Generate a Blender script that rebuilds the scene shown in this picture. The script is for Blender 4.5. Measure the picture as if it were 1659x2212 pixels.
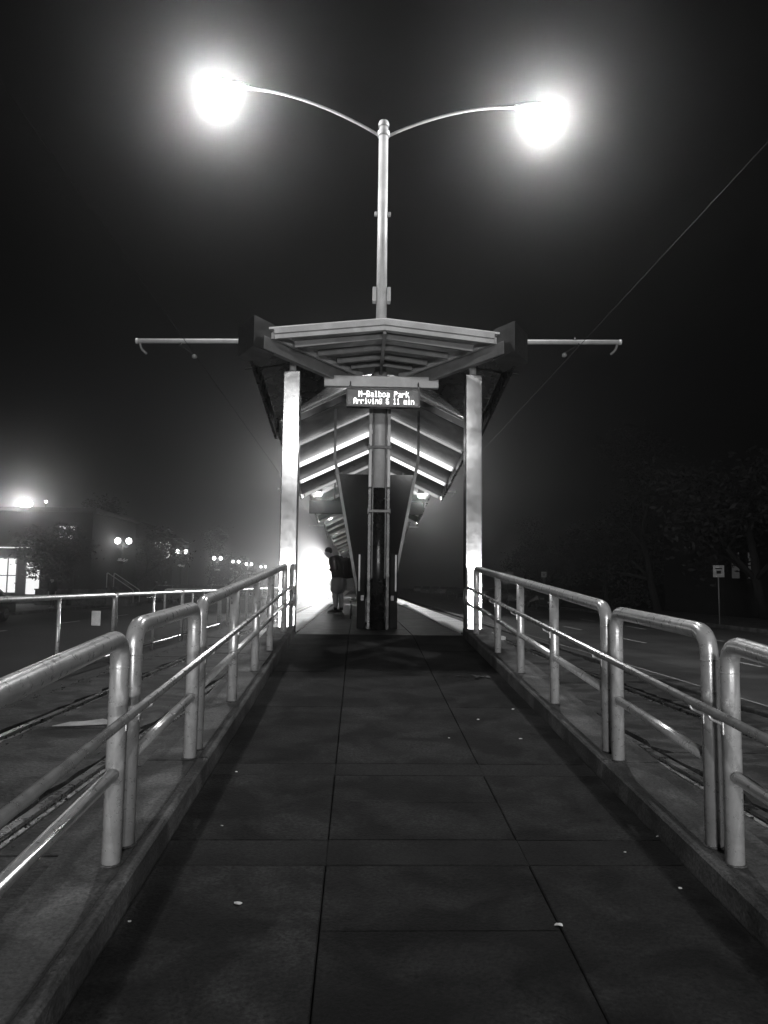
import bpy, bmesh, math, random
from mathutils import Vector, Matrix, Quaternion
R = math.radians
random.seed(7)
scene = bpy.context.scene
C = scene.collection
for o in list(bpy.data.objects): bpy.data.objects.remove(o)

# ------------------------------------------------------------------ camera
# world: platform top is z = 0, platform axis is x = 0, +y runs along the platform away from the camera
CX, CZ = -0.34, 0.79
GZ = -0.90                       # street level
cam = bpy.data.cameras.new('camera'); cam_o = bpy.data.objects.new('camera', cam); C.objects.link(cam_o)
cam.sensor_fit = 'HORIZONTAL'; cam.sensor_width = 36.0; cam.lens = 36.0*1661/1659
cam.clip_start = 0.05; cam.clip_end = 2000
YAW, PITCH, ROLL = 1.82, 5.40, 0.7
cam_o.location = (CX, 0, CZ)
cam_o.rotation_euler = (Matrix.Rotation(R(-YAW), 3, 'Z') @ Matrix.Rotation(R(90+PITCH), 3, 'X') @ Matrix.Rotation(R(ROLL), 3, 'Z')).to_euler()
scene.camera = cam_o

# ------------------------------------------------------------------ night sky and exposure
w = bpy.data.worlds.new('World'); scene.world = w; w.use_nodes = True
nt = w.node_tree; nt.nodes.clear()
wo = nt.nodes.new('ShaderNodeOutputWorld'); wb = nt.nodes.new('ShaderNodeBackground')
sky = nt.nodes.new('ShaderNodeTexSky'); sky.sky_type = 'NISHITA'; sky.sun_disc = False
sky.sun_elevation = R(2.0); sky.sun_rotation = R(180)
bw = nt.nodes.new('ShaderNodeRGBToBW')
nt.links.new(sky.outputs[0], bw.inputs[0]); nt.links.new(bw.outputs[0], wb.inputs[0]); nt.links.new(wb.outputs[0], wo.inputs[0])
wb.inputs[1].default_value = 0.0008
vs = scene.view_settings; vs.view_transform = 'Standard'; vs.look = 'None'; vs.exposure = 0.0; vs.gamma = 1.0; vs.use_curve_mapping = False
cy = scene.cycles
cy.use_denoising = True
try: cy.denoiser = 'OPENIMAGEDENOISE'
except Exception: pass
cy.max_bounces = 5; cy.diffuse_bounces = 2; cy.glossy_bounces = 3; cy.transmission_bounces = 4; cy.transparent_max_bounces = 12; cy.volume_bounces = 0
cy.sample_clamp_indirect = 4.0; cy.caustics_reflective = False; cy.caustics_refractive = False

# light levels, kept together (W)
P_LAMP = 2100.0        # each head of the twin lamp over the platform end
P_REAR = 8000.0         # each head of the twin lamp behind the camera
HAZE = 0.0034
HAZE_G = 0.955

# ------------------------------------------------------------------ materials
def mat(name, base, rough=0.6, metal=0.0, var=0.25, scale=6.0, bump=0.0, bscale=60.0, rvar=0.1, stain=0.0, stain_scale=1.2, spec=0.5, rand=0.0, spots=0.0, fine=0.0, fscale=55.0):
    m = bpy.data.materials.new(name); m.use_nodes = True
    t = m.node_tree; n = t.nodes; L = t.links
    b = n['Principled BSDF']
    tc = n.new('ShaderNodeTexCoord')
    no = n.new('ShaderNodeTexNoise'); no.inputs['Scale'].default_value = scale; no.inputs['Detail'].default_value = 8; no.inputs['Roughness'].default_value = 0.65
    L.new(tc.outputs['Object'], no.inputs['Vector'])
    cr = n.new('ShaderNodeMapRange'); cr.inputs[1].default_value = 0.25; cr.inputs[2].default_value = 0.75
    cr.inputs[3].default_value = base*(1-var); cr.inputs[4].default_value = base*(1+var)
    L.new(no.outputs['Fac'], cr.inputs[0])
    val = cr.outputs[0]
    if stain > 0:
        n2 = n.new('ShaderNodeTexNoise'); n2.inputs['Scale'].default_value = stain_scale; n2.inputs['Detail'].default_value = 5; n2.inputs['Distortion'].default_value = 0.6
        L.new(tc.outputs['Object'], n2.inputs['Vector'])
        r2 = n.new('ShaderNodeMapRange'); r2.inputs[1].default_value = 0.42; r2.inputs[2].default_value = 0.62; r2.inputs[3].default_value = 1-stain; r2.inputs[4].default_value = 1.0
        L.new(n2.outputs['Fac'], r2.inputs[0])
        mu = n.new('ShaderNodeMath'); mu.operation = 'MULTIPLY'; L.new(val, mu.inputs[0]); L.new(r2.outputs[0], mu.inputs[1]); val = mu.outputs[0]
    if fine > 0:       # aggregate and scuffed grit
        n5 = n.new('ShaderNodeTexNoise'); n5.inputs['Scale'].default_value = fscale; n5.inputs['Detail'].default_value = 3; n5.inputs['Roughness'].default_value = 0.7
        L.new(tc.outputs['Object'], n5.inputs['Vector'])
        r5 = n.new('ShaderNodeMapRange'); r5.inputs[1].default_value = 0.32; r5.inputs[2].default_value = 0.68; r5.inputs[3].default_value = 1-fine; r5.inputs[4].default_value = 1+fine
        L.new(n5.outputs['Fac'], r5.inputs[0])
        mu = n.new('ShaderNodeMath'); mu.operation = 'MULTIPLY'; L.new(val, mu.inputs[0]); L.new(r5.outputs[0], mu.inputs[1]); val = mu.outputs[0]
    if spots > 0:      # old gum and oil spots
        vo = n.new('ShaderNodeTexVoronoi'); vo.inputs['Scale'].default_value = 2.6; L.new(tc.outputs['Object'], vo.inputs['Vector'])
        sz = n.new('ShaderNodeSeparateColor'); L.new(vo.outputs['Color'], sz.inputs[0])
        th = n.new('ShaderNodeMath'); th.operation = 'MULTIPLY'; L.new(sz.outputs[0], th.inputs[0]); th.inputs[1].default_value = 0.13
        ad = n.new('ShaderNodeMath'); ad.operation = 'MULTIPLY_ADD'; L.new(no.outputs['Fac'], ad.inputs[0]); ad.inputs[1].default_value = 0.06; L.new(vo.outputs['Distance'], ad.inputs[2])
        df = n.new('ShaderNodeMath'); df.operation = 'SUBTRACT'; L.new(ad.outputs[0], df.inputs[0]); L.new(th.outputs[0], df.inputs[1])
        r3 = n.new('ShaderNodeMapRange'); r3.inputs[1].default_value = 0.0; r3.inputs[2].default_value = 0.035; r3.inputs[3].default_value = 1-spots; r3.inputs[4].default_value = 1.0
        L.new(df.outputs[0], r3.inputs[0])
        mu = n.new('ShaderNodeMath'); mu.operation = 'MULTIPLY'; L.new(val, mu.inputs[0]); L.new(r3.outputs[0], mu.inputs[1]); val = mu.outputs[0]
    if rand > 0:       # each slab cast a little lighter or darker
        oi = n.new('ShaderNodeObjectInfo'); r4 = n.new('ShaderNodeMapRange'); r4.inputs[3].default_value = 1-rand; r4.inputs[4].default_value = 1+rand
        L.new(oi.outputs['Random'], r4.inputs[0])
        mu = n.new('ShaderNodeMath'); mu.operation = 'MULTIPLY'; L.new(val, mu.inputs[0]); L.new(r4.outputs[0], mu.inputs[1]); val = mu.outputs[0]
    cb = n.new('ShaderNodeCombineColor')
    for i in range(3): L.new(val, cb.inputs[i])
    L.new(cb.outputs[0], b.inputs['Base Color'])
    b.inputs['Metallic'].default_value = metal; b.inputs['Specular IOR Level'].default_value = spec
    rr = n.new('ShaderNodeMapRange'); rr.inputs[3].default_value = max(0.02, rough-rvar); rr.inputs[4].default_value = min(1, rough+rvar)
    rr.inputs[1].default_value = 0.3; rr.inputs[2].default_value = 0.7
    L.new(no.outputs['Fac'], rr.inputs[0]); L.new(rr.outputs[0], b.inputs['Roughness'])
    if bump > 0:
        bn = n.new('ShaderNodeTexNoise'); bn.inputs['Scale'].default_value = bscale; bn.inputs['Detail'].default_value = 6
        L.new(tc.outputs['Object'], bn.inputs['Vector'])
        bp = n.new('ShaderNodeBump'); bp.inputs['Strength'].default_value = bump; bp.inputs['Distance'].default_value = 0.01
        L.new(bn.outputs['Fac'], bp.inputs['Height']); L.new(bp.outputs[0], b.inputs['Normal'])
    return m

def emit(name, strength, base=0.8, transparent=0.0):
    m = bpy.data.materials.new(name); m.use_nodes = True
    t = m.node_tree; n = t.nodes; L = t.links
    out = n['Material Output']; n.remove(n['Principled BSDF'])
    e = n.new('ShaderNodeEmission'); e.inputs[0].default_value = (1, 1, 1, 1); e.inputs[1].default_value = strength
    if transparent > 0:
        tr = n.new('ShaderNodeBsdfTransparent'); mx = n.new('ShaderNodeMixShader'); mx.inputs[0].default_value = transparent
        L.new(e.outputs[0], mx.inputs[1]); L.new(tr.outputs[0], mx.inputs[2]); L.new(mx.outputs[0], out.inputs[0])
    else: L.new(e.outputs[0], out.inputs[0])
    return m

def glass(name, tint=0.25, rough=0.04, opacity=0.5, spec=0.5):
    m = bpy.data.materials.new(name); m.use_nodes = True
    t = m.node_tree; n = t.nodes; L = t.links
    out = n['Material Output']; b = n['Principled BSDF']
    b.inputs['Base Color'].default_value = (0.012, 0.012, 0.012, 1); b.inputs['Roughness'].default_value = rough; b.inputs['Specular IOR Level'].default_value = spec
    tr = n.new('ShaderNodeBsdfTransparent'); tr.inputs[0].default_value = (tint, tint, tint, 1)
    mx = n.new('ShaderNodeMixShader'); mx.inputs[0].default_value = opacity
    L.new(tr.outputs[0], mx.inputs[1]); L.new(b.outputs[0], mx.inputs[2]); L.new(mx.outputs[0], out.inputs[0])
    return m

M = dict(
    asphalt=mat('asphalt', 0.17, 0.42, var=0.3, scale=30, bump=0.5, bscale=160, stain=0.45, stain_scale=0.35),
    asphalt_unlit=mat('unlit asphalt', 0.035, 0.7, var=0.3, scale=30, bump=0.5, bscale=160, stain=0.3, stain_scale=0.4),  # same asphalt for the left road, its night darkness put into the colour
    ground=mat('dirt ground', 0.045, 0.9, var=0.45, scale=4, bump=0.8, bscale=30),
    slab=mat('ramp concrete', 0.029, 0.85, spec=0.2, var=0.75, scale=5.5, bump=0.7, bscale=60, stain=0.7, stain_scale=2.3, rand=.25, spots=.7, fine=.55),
    band=mat('ramp band concrete', 0.027, 0.85, spec=0.2, var=0.35, scale=4, bump=0.4, bscale=100, stain=0.5, rand=.15, spots=.5, fine=.5),
    joint=mat('joint mortar', 0.012, 0.9, var=0.3, scale=20),
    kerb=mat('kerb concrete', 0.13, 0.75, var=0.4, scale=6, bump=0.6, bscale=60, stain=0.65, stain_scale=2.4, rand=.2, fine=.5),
    trackslab=mat('track concrete', 0.075, 0.8, var=0.45, scale=5, bump=1.0, bscale=25, stain=0.8, stain_scale=2.4, rand=.35, fine=.6, fscale=35),
    platform=mat('platform concrete', 0.045, 0.55, var=0.35, scale=4, bump=0.3, bscale=100, stain=0.5, stain_scale=1.6, rand=.2, spots=.4),
    tactile=mat('tactile paint', 0.82, 0.55, var=0.12, scale=5, bump=0.2, bscale=80, stain=0.2),
    galv=mat('galvanised pipe', 0.72, 0.30, metal=0.5, var=0.12, scale=22, bump=0.06, bscale=140, rvar=0.05, stain=0.12, stain_scale=9),
    pipe=mat('handrail steel', 0.55, 0.30, metal=0.8, var=0.15, scale=12, rvar=0.08),
    stainless=mat('stainless cladding', 0.43, 0.13, metal=0.92, var=0.06, scale=2.0, bump=0.22, bscale=1.5, rvar=0.04),
    paint_light=mat('light grey paint', 0.55, 0.45, var=0.12, scale=5, bump=0.05, stain=0.2, stain_scale=3),
    paint_mid=mat('mid grey paint', 0.22, 0.45, var=0.15, scale=5, stain=0.2, stain_scale=3),
    paint_dark=mat('dark grey paint', 0.03, 0.4, var=0.2, scale=5),
    black=mat('black paint', 0.010, 0.28, var=0.2, scale=5),
    polecoat=mat('pole paint', 0.5, 0.42, var=0.10, scale=4, stain=0.15, stain_scale=3),
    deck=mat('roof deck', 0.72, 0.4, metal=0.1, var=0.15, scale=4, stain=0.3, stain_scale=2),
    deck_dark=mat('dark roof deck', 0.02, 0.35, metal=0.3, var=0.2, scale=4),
    purlin=mat('purlin paint', 0.80, 0.4, var=0.08, scale=5),
    rail=mat('rail steel', 0.6, 0.3, metal=1.0, var=0.2, scale=8),
    white=mat('white paint', 0.75, 0.6, var=0.15, scale=10, stain=0.3, stain_scale=4),
    wood=mat('bark', 0.022, 0.9, var=0.4, scale=8, bump=0.8, bscale=30),
    leaf=mat('foliage', 0.028, 0.7, var=0.4, scale=3),
    leaf2=mat('dark foliage', 0.02, 0.7, var=0.4, scale=3),
    wall=mat('stucco', 0.02, 0.9, var=0.15, scale=3, bump=0.3, bscale=60),
    roof=mat('roofing', 0.04, 0.9, var=0.3, scale=8),
    skin=mat('skin', 0.30, 0.5, var=0.06, scale=10),
    cloth_dark=mat('dark jacket cloth', 0.008, 0.9, var=0.3, scale=20, bump=0.3, bscale=60),
    cloth_light=mat('light grey cloth', 0.24, 0.9, var=0.15, scale=20, bump=0.3, bscale=60),
    cloth_mid=mat('mid grey cloth', 0.08, 0.9, var=0.15, scale=20, bump=0.3, bscale=60),
    hair=mat('hair', 0.01, 0.6, var=0.4, scale=60, bump=0.5, bscale=200),
    rubber=mat('rubber', 0.010, 0.8, spec=0.2, var=0.2, scale=10),
    carpaint=mat('dark car paint', 0.04, 0.18, metal=0.3, var=0.05, scale=3),
    carpaint2=mat('silver car paint', 0.35, 0.22, metal=0.6, var=0.05, scale=3),
    carpaint3=mat('white car paint', 0.6, 0.22, var=0.05, scale=3),
    chrome=mat('chrome', 0.8, 0.08, metal=1.0, var=0.03, scale=3, rvar=0.02),
    litter=mat('foil and paper litter', 0.85, 0.35, metal=0.0, var=0.1, scale=30),
    debris=mat('leaf litter', 0.03, 0.9, var=0.6, scale=20),
    glass=glass('dark glass', 0.08, 0.10, 0.985, spec=0.12),
    carglass=glass('car glass', 0.25, 0.03, 0.8),
    lens=emit('lamp lens', 60, transparent=0.55),
    globe=emit('lamp globe', 9.0),
    downlight=emit('downlight lens', 22.0, transparent=0.3),
    led=emit('led dots', 5.0),
    window_lit=emit('lit window', 1.1),
    window_dim=emit('dim window', 0.03),
    headlight=emit('train headlight', 120.0, transparent=0.4),
    strip=emit('canopy glow strip', 1.7), strip2=emit('dim canopy glow strip', 0.5),
    wire=mat('darkened wire', 0.012, 0.9, spec=0.1),  # left wire, darkened in colour so it fades into the night
    wire_lit=mat('lamplit copper wire', 0.02, 0.6, metal=0.3),  # same wire on the right, lamp light put in as a paler colour
    dest=emit('destination sign', 2.0),
)

# ------------------------------------------------------------------ mesh helpers
def fillet(pts, rad, n=6):
    pts = [Vector(p) for p in pts]; out = [pts[0]]
    for i in range(1, len(pts)-1):
        a, b, c = pts[i-1], pts[i], pts[i+1]
        u = (a-b); v = (c-b); r = min(rad, u.length*0.49, v.length*0.49); u.normalize(); v.normalize()
        p, q = b+u*r, b+v*r
        for k in range(n+1):
            t = k/n; out.append((1-t)**2*p + 2*t*(1-t)*b + t*t*q)
    out.append(pts[-1]); return out

class MB:
    def __init__(s): s.v = []; s.f = []; s.sm = []
    def add(s, verts, faces, smooth=False):
        k = len(s.v); s.v += [Vector(p) for p in verts]
        for f in faces: s.f.append([k+i for i in f]); s.sm.append(smooth)
        return s
    def box(s, c, size, rot=None, bev=0.0):
        hx, hy, hz = size[0]/2, size[1]/2, size[2]/2
        if bev > 0:
            b = min(bev, hx*.9, hy*.9, hz*.9); bm = bmesh.new()
            bmesh.ops.create_cube(bm, size=1.0)
            for v in bm.verts: v.co = Vector((v.co.x*2*hx, v.co.y*2*hy, v.co.z*2*hz))
            bmesh.ops.bevel(bm, geom=bm.edges[:], offset=b, segments=2, profile=0.5, affect='EDGES')
            vs = [v.co.copy() for v in bm.verts]; fs = [[v.index for v in f.verts] for f in bm.faces]; bm.free()
        else:
            vs = [Vector((x, y, z)) for x in (-hx, hx) for y in (-hy, hy) for z in (-hz, hz)]
            fs = [[0,1,3,2],[4,6,7,5],[0,4,5,1],[2,3,7,6],[0,2,6,4],[1,5,7,3]]
        if rot is not None:
            m = rot if isinstance(rot, Matrix) else Matrix.Rotation(rot, 3, 'Z'); vs = [m @ v for v in vs]
        c = Vector(c); return s.add([v+c for v in vs], fs)
    def beam(s, a, b, w, h, up=(0,0,1), ext=0.0):
        # box from a to b, w across, h along up
        a, b = Vector(a), Vector(b); d = (b-a); ln = d.length; d.normalize()
        x = d.cross(Vector(up)); x.normalize(); u = x.cross(d)
        m = Matrix((x, d, u)).transposed()
        return s.box((a+b)/2, (w, ln+ext, h), m)
    def tube(s, pts, r, seg=12, caps=True, r2=None):
        pts = [Vector(p) for p in pts]; n = len(pts); k = len(s.v)
        t0 = (pts[1]-pts[0]).normalized(); up = Vector((0,0,1)) if abs(t0.z) < .9 else Vector((1,0,0))
        x = t0.cross(up).normalized(); y = x.cross(t0)
        prev = t0
        for i, p in enumerate(pts):
            t = ((pts[i+1] if i < n-1 else pts[i]) - (pts[i-1] if i > 0 else pts[i])).normalized()
            q = prev.rotation_difference(t); x = q @ x; y = q @ y; prev = t
            rr = r if r2 is None else r + (r2-r)*i/(n-1)
            for j in range(seg):
                a = 2*math.pi*j/seg; s.v.append(p + (x*math.cos(a)+y*math.sin(a))*rr)
        for i in range(n-1):
            for j in range(seg):
                j2 = (j+1) % seg
                s.f.append([k+i*seg+j, k+i*seg+j2, k+(i+1)*seg+j2, k+(i+1)*seg+j]); s.sm.append(True)
        if caps:
            s.f.append([k+j for j in range(seg)][::-1]); s.sm.append(False)
            s.f.append([k+(n-1)*seg+j for j in range(seg)]); s.sm.append(False)
        return s
    def lathe(s, c, prof, seg=16, axis='Z'):
        k = len(s.v); c = Vector(c)
        for (r, h) in prof:
            for j in range(seg):
                a = 2*math.pi*j/seg; x, y = r*math.cos(a), r*math.sin(a)
                s.v.append(c + (Vector((x, y, h)) if axis == 'Z' else Vector((x, h, y)) if axis == 'Y' else Vector((h, x, y))))
        for i in range(len(prof)-1):
            for j in range(seg):
                j2 = (j+1) % seg; s.f.append([k+i*seg+j, k+i*seg+j2, k+(i+1)*seg+j2, k+(i+1)*seg+j]); s.sm.append(True)
        s.f.append([k+j for j in range(seg)][::-1]); s.sm.append(False)
        s.f.append([k+(len(prof)-1)*seg+j for j in range(seg)]); s.sm.append(False)
        return s
    def prism(s, poly, axis, a, b):
        # poly: 2-D points, extruded along axis between a and b
        def P(u, v, w):
            return (w, u, v) if axis == 'X' else (u, w, v) if axis == 'Y' else (u, v, w)
        n = len(poly)
        vs = [P(u, v, a) for u, v in poly] + [P(u, v, b) for u, v in poly]
        fs = [list(range(n))[::-1], [n+i for i in range(n)]] + [[i, (i+1) % n, n+(i+1) % n, n+i] for i in range(n)]
        return s.add(vs, fs)
    def ball(s, c, r, sc=(1,1,1), seg=12, rings=8):
        c = Vector(c); k = len(s.v)
        for i in range(1, rings):
            th = math.pi*i/rings
            for j in range(seg):
                a = 2*math.pi*j/seg
                s.v.append(c + Vector((r*sc[0]*math.sin(th)*math.cos(a), r*sc[1]*math.sin(th)*math.sin(a), r*sc[2]*math.cos(th))))
        top = len(s.v); s.v.append(c+Vector((0,0,r*sc[2]))); s.v.append(c-Vector((0,0,r*sc[2])))
        for i in range(rings-2):
            for j in range(seg):
                j2 = (j+1) % seg; s.f.append([k+i*seg+j, k+(i+1)*seg+j, k+(i+1)*seg+j2, k+i*seg+j2]); s.sm.append(True)
        for j in range(seg):
            j2 = (j+1) % seg
            s.f.append([top, k+j, k+j2]); s.sm.append(True); q = k+(rings-2)*seg
            s.f.append([top+1, q+j2, q+j]); s.sm.append(True)
        return s
    def mesh(s, name, off):
        me = bpy.data.meshes.new(name)
        me.from_pydata([tuple(v-off) for v in s.v], [], s.f)
        me.polygons.foreach_set('use_smooth', s.sm)
        bm = bmesh.new(); bm.from_mesh(me); bmesh.ops.recalc_face_normals(bm, faces=bm.faces[:]); bm.to_mesh(me); bm.free()
        return me
    def build(s, name, m, parent=None):
        base = Vector(parent['_base']) if parent is not None and '_base' in parent else Vector((0,0,0))
        me = s.mesh(name, base); me.materials.append(M[m] if isinstance(m, str) else m)
        o = bpy.data.objects.new(name, me); C.objects.link(o); o.parent = parent
        o['_base'] = tuple(base)
        return o

def empty(name, loc, label=None, cat=None, group=None):
    o = bpy.data.objects.new(name, None); o.empty_display_size = 0.1; C.objects.link(o); o.location = loc; o['_base'] = tuple(loc)
    tag(o, label, cat, group); return o
def tag(o, label=None, cat=None, group=None, kind=None):
    if label: o['label'] = label
    if cat: o['category'] = cat
    if group: o['group'] = group
    if kind: o['kind'] = kind
    return o
def copy_tree(o, parent=None, loc=None, rz=None, label=None):
    c = o.copy(); C.objects.link(c); c.parent = parent
    if loc is not None: c.location = loc
    if rz is not None: c.rotation_euler = (0, 0, rz)
    if label: c['label'] = label
    for ch in list(o.children): copy_tree(ch, c)
    return c
def lamp(name, kind, loc, power, parent=None, radius=0.1, spot=None, aim=None, blend=0.5):
    l = bpy.data.lights.new(name, kind); l.energy = power; l.shadow_soft_size = radius
    if kind == 'SPOT': l.spot_size = R(spot); l.spot_blend = blend
    o = bpy.data.objects.new(name, l); C.objects.link(o)
    base = Vector(parent['_base']) if parent is not None else Vector((0,0,0))
    o.parent = parent; o.location = Vector(loc)-base
    if aim is not None: o.rotation_euler = (Vector(aim)-Vector(loc)).to_track_quat('-Z', 'Y').to_euler()
    return o
def struct(name, mb, m, parent=None):
    o = mb.build(name, m, parent)
    if parent is None: o['kind'] = 'structure'
    return o

# ================================================================== THE SETTING
def grid_sheet(x0, x1, y0, y1, z): return MB().add([(x0,y0,z),(x1,y0,z),(x1,y1,z),(x0,y1,z)], [[0,1,2,3]])
struct('ground', grid_sheet(-150, 150, -60, 420, GZ-0.02), 'ground')
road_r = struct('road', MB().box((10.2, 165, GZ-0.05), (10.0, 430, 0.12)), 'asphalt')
road_l = struct('road', MB().box((-11.6, 165, GZ-0.05), (10.6, 430, 0.12)), 'asphalt_unlit')
RZ = GZ+0.01
def dash(road, x, y0, y1, wd=0.11):
    MB().box((x, (y0+y1)/2, RZ+0.004), (wd, y1-y0, 0.004)).build('lane_dash', 'white', road)
for k in range(-1, 14):
    dash(road_r, 8.45, 16.7+k*6.8, 19.3+k*6.8); dash(road_r, 11.4, 17.8+k*6.8, 20.0+k*6.8)
    dash(road_l, -12.1, 17.0+k*6.8, 19.6+k*6.8, .08)
MB().box((5.55, 165, RZ+0.004), (0.1, 430, 0.004)).build('edge_line', 'white', road_r)
struct('sidewalk', MB().box((18.0, 165, GZ+0.03), (5.4, 430, 0.26), bev=0.02), 'kerb')
struct('sidewalk', MB().box((-19.6, 165, GZ+0.03), (5.2, 430, 0.26), bev=0.02), 'kerb')
struct('median_kerb', MB().box((5.02, 165, GZ+0.02), (0.30, 430, 0.22), bev=0.02), 'kerb')

# --- track beds: broken concrete panels with ragged earth joints
def ragged(mb, x0, x1, y0, y1, z, t, rnd, n=10, amp=0.05):
    a = [(x0 + rnd.uniform(-amp, amp), y0 + (y1-y0)*i/n) for i in range(n+1)]
    b = [(x1 + rnd.uniform(-amp, amp), y0 + (y1-y0)*i/n) for i in range(n+1)]
    a[0] = (a[0][0]+rnd.uniform(0, amp), a[0][1]); 
    poly = b + a[::-1]
    return mb.prism(poly, 'Z', z-t, z)
rnd = random.Random(3)
for side, nm in ((-1, 'left'), (1, 'right')):
    bed = struct('track_bed', MB().box((side*3.30, 165, GZ+0.00), (3.05, 430, 0.06)), 'ground')
    for (xa, xb) in ((1.86, 2.44), (2.70, 3.90), (4.14, 4.78)):
        x0, x1 = sorted((side*xa, side*xb)); y = -3.0
        while y < 34:
            ln = rnd.uniform(2.2, 3.4)
            ragged(MB(), x0, x1, y+0.02, y+ln-0.03, GZ+0.075+rnd.uniform(-.008, .012), 0.08, rnd).build('concrete_panel', 'trackslab', bed)
            y += ln
        ragged(MB(), x0, x1, y, 360, GZ+0.075, 0.08, rnd, n=4, amp=0.01).build('concrete_panel', 'trackslab', bed)
    trk = empty('tram_track', (side*3.30, 20, GZ+0.03), 'pair of steel tram rails left of the platform, towards the fence' if side < 0 else 'pair of steel tram rails right of the platform, towards the lane markings', 'tram track', 'tram tracks')
    for gx in (-0.7175, 0.7175):
        xc = side*3.30+gx
        MB().prism([(xc-.065, GZ+.03), (xc+.065, GZ+.03), (xc+.065, GZ+.045), (xc+.012, GZ+.055), (xc+.036, GZ+.065), (xc+.036, GZ+.09), (xc-.036, GZ+.09), (xc-.036, GZ+.065), (xc-.012, GZ+.055), (xc-.065, GZ+.045)], 'Y', -20, 300).build('rail', 'rail', trk)
# leaf litter and crumbled earth along the panel joints
lm = MB(); rl = random.Random(11)
for i in range(5200):
    side = rl.choice((-1, 1)); xb = rl.choice((1.80, 1.80, 2.49, 2.68, 3.93, 4.80, 4.80)); y = rl.uniform(1.0, 24)**1.0
    x = side*(xb + rl.gauss(0, .07)); z = GZ+.06; sz = rl.uniform(.006, .022)
    a = rl.uniform(0, 6.28); d = Vector((math.cos(a), math.sin(a), rl.uniform(-.3, .5)))*sz; e = Vector((-math.sin(a), math.cos(a), rl.uniform(-.2, .6)))*sz*.7
    p = Vector((x, y, z+rl.uniform(0, .025)))
    lm.add([p-d, p-e, p+d+Vector((0,0,sz*.5)), p+e], [[0,1,2],[0,2,3]])
tag(lm.build('leaf_litter', 'debris'), 'dead leaves and crumbs gathered along the track joints', 'leaf litter', kind='stuff')
# painted mark between the left rails
tag(struct('track_paint_mark', MB().prism([(-3.70, 8.80), (-3.45, 8.84), (-3.12, 8.95), (-3.05, 9.22), (-3.20, 9.18), (-3.30, 9.27), (-3.46, 9.10), (-3.60, 9.06)], 'Z', GZ+.088, GZ+.093), 'white'), 'worn white paint mark between the left rails')

# --- the ramp: slope 0.071 up to the platform at y = 12.3
RY1 = 12.3; SL = 0.071
def rz(y): return min(0.0, (y-RY1)*SL)
def sloped_prism(mb, x0, x1, y0, y1, h, t, cham=0.0):
    a, b = rz(y0)+h, rz(y1)+h
    mb.add([(x0,y0,a-t),(x1,y0,a-t),(x1,y1,b-t),(x0,y1,b-t),
            (x0,y0,a-cham),(x1,y0,a-cham),(x1,y1,b-cham),(x0,y1,b-cham),
            (x0+cham,y0+cham,a),(x1-cham,y0+cham,a),(x1-cham,y1-cham,b),(x0+cham,y1-cham,b)],
           [[3,2,1,0],[0,1,5,4],[1,2,6,5],[2,3,7,6],[3,0,4,7],[4,5,9,8],[5,6,10,9],[6,7,11,10],[7,4,8,11],[8,9,10,11]])
    return mb
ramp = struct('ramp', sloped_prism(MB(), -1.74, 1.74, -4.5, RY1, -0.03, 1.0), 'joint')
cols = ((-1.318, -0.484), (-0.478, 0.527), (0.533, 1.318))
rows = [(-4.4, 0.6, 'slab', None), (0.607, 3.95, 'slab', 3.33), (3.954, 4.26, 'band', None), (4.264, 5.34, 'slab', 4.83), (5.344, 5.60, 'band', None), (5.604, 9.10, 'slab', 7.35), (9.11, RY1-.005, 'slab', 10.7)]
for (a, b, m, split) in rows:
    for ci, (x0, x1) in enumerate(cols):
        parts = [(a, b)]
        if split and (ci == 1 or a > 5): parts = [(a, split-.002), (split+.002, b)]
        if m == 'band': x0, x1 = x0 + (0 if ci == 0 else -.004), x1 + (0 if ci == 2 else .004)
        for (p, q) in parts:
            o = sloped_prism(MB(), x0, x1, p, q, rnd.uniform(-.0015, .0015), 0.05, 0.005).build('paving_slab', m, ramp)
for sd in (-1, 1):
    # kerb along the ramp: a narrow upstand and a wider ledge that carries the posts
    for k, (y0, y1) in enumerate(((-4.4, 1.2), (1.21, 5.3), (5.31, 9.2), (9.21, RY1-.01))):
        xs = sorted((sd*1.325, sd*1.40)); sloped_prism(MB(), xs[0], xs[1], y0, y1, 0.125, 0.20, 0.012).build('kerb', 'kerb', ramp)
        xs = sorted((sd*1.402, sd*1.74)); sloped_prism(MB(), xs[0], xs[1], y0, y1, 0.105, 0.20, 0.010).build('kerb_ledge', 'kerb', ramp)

# --- the platform
PY1 = 96.0
plat = struct('platform', MB().prism([(-1.95, -0.04), (-1.95, -.95), (1.95, -.95), (1.95, -0.04)], 'Y', RY1+.002, PY1), 'kerb')
y = RY1+.006; k = 0
while y < 34:
    y2 = y+1.52
    for (x0, x1) in ((-1.338, -.487), (-.477, .524), (.534, 1.338)):
        MB().box(((x0+x1)/2, (y+y2)/2-.005, -.021+rnd.uniform(-.001, .001)), (x1-x0, y2-y-.01, .04), bev=.004).build('paving_slab', 'platform', plat)
    y = y2
MB().box((0, (y+PY1)/2, -.021), (2.676, PY1-y, .04)).build('paving', 'platform', plat)
for sd in (-1, 1):
    yy = RY1-.35
    MB().box((sd*1.645, (yy+RY1+.004)/2, -.47), (.60, .35, .86)).build('platform_nose', 'kerb', plat)
    while yy < PY1:
        ln = 1.22 if yy < 40 else PY1-yy
        MB().box((sd*1.646, yy+ln/2, -.016), (.604, ln-.006, .05), bev=.004).build('tactile_strip', 'tactile', plat)
        yy += ln

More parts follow.
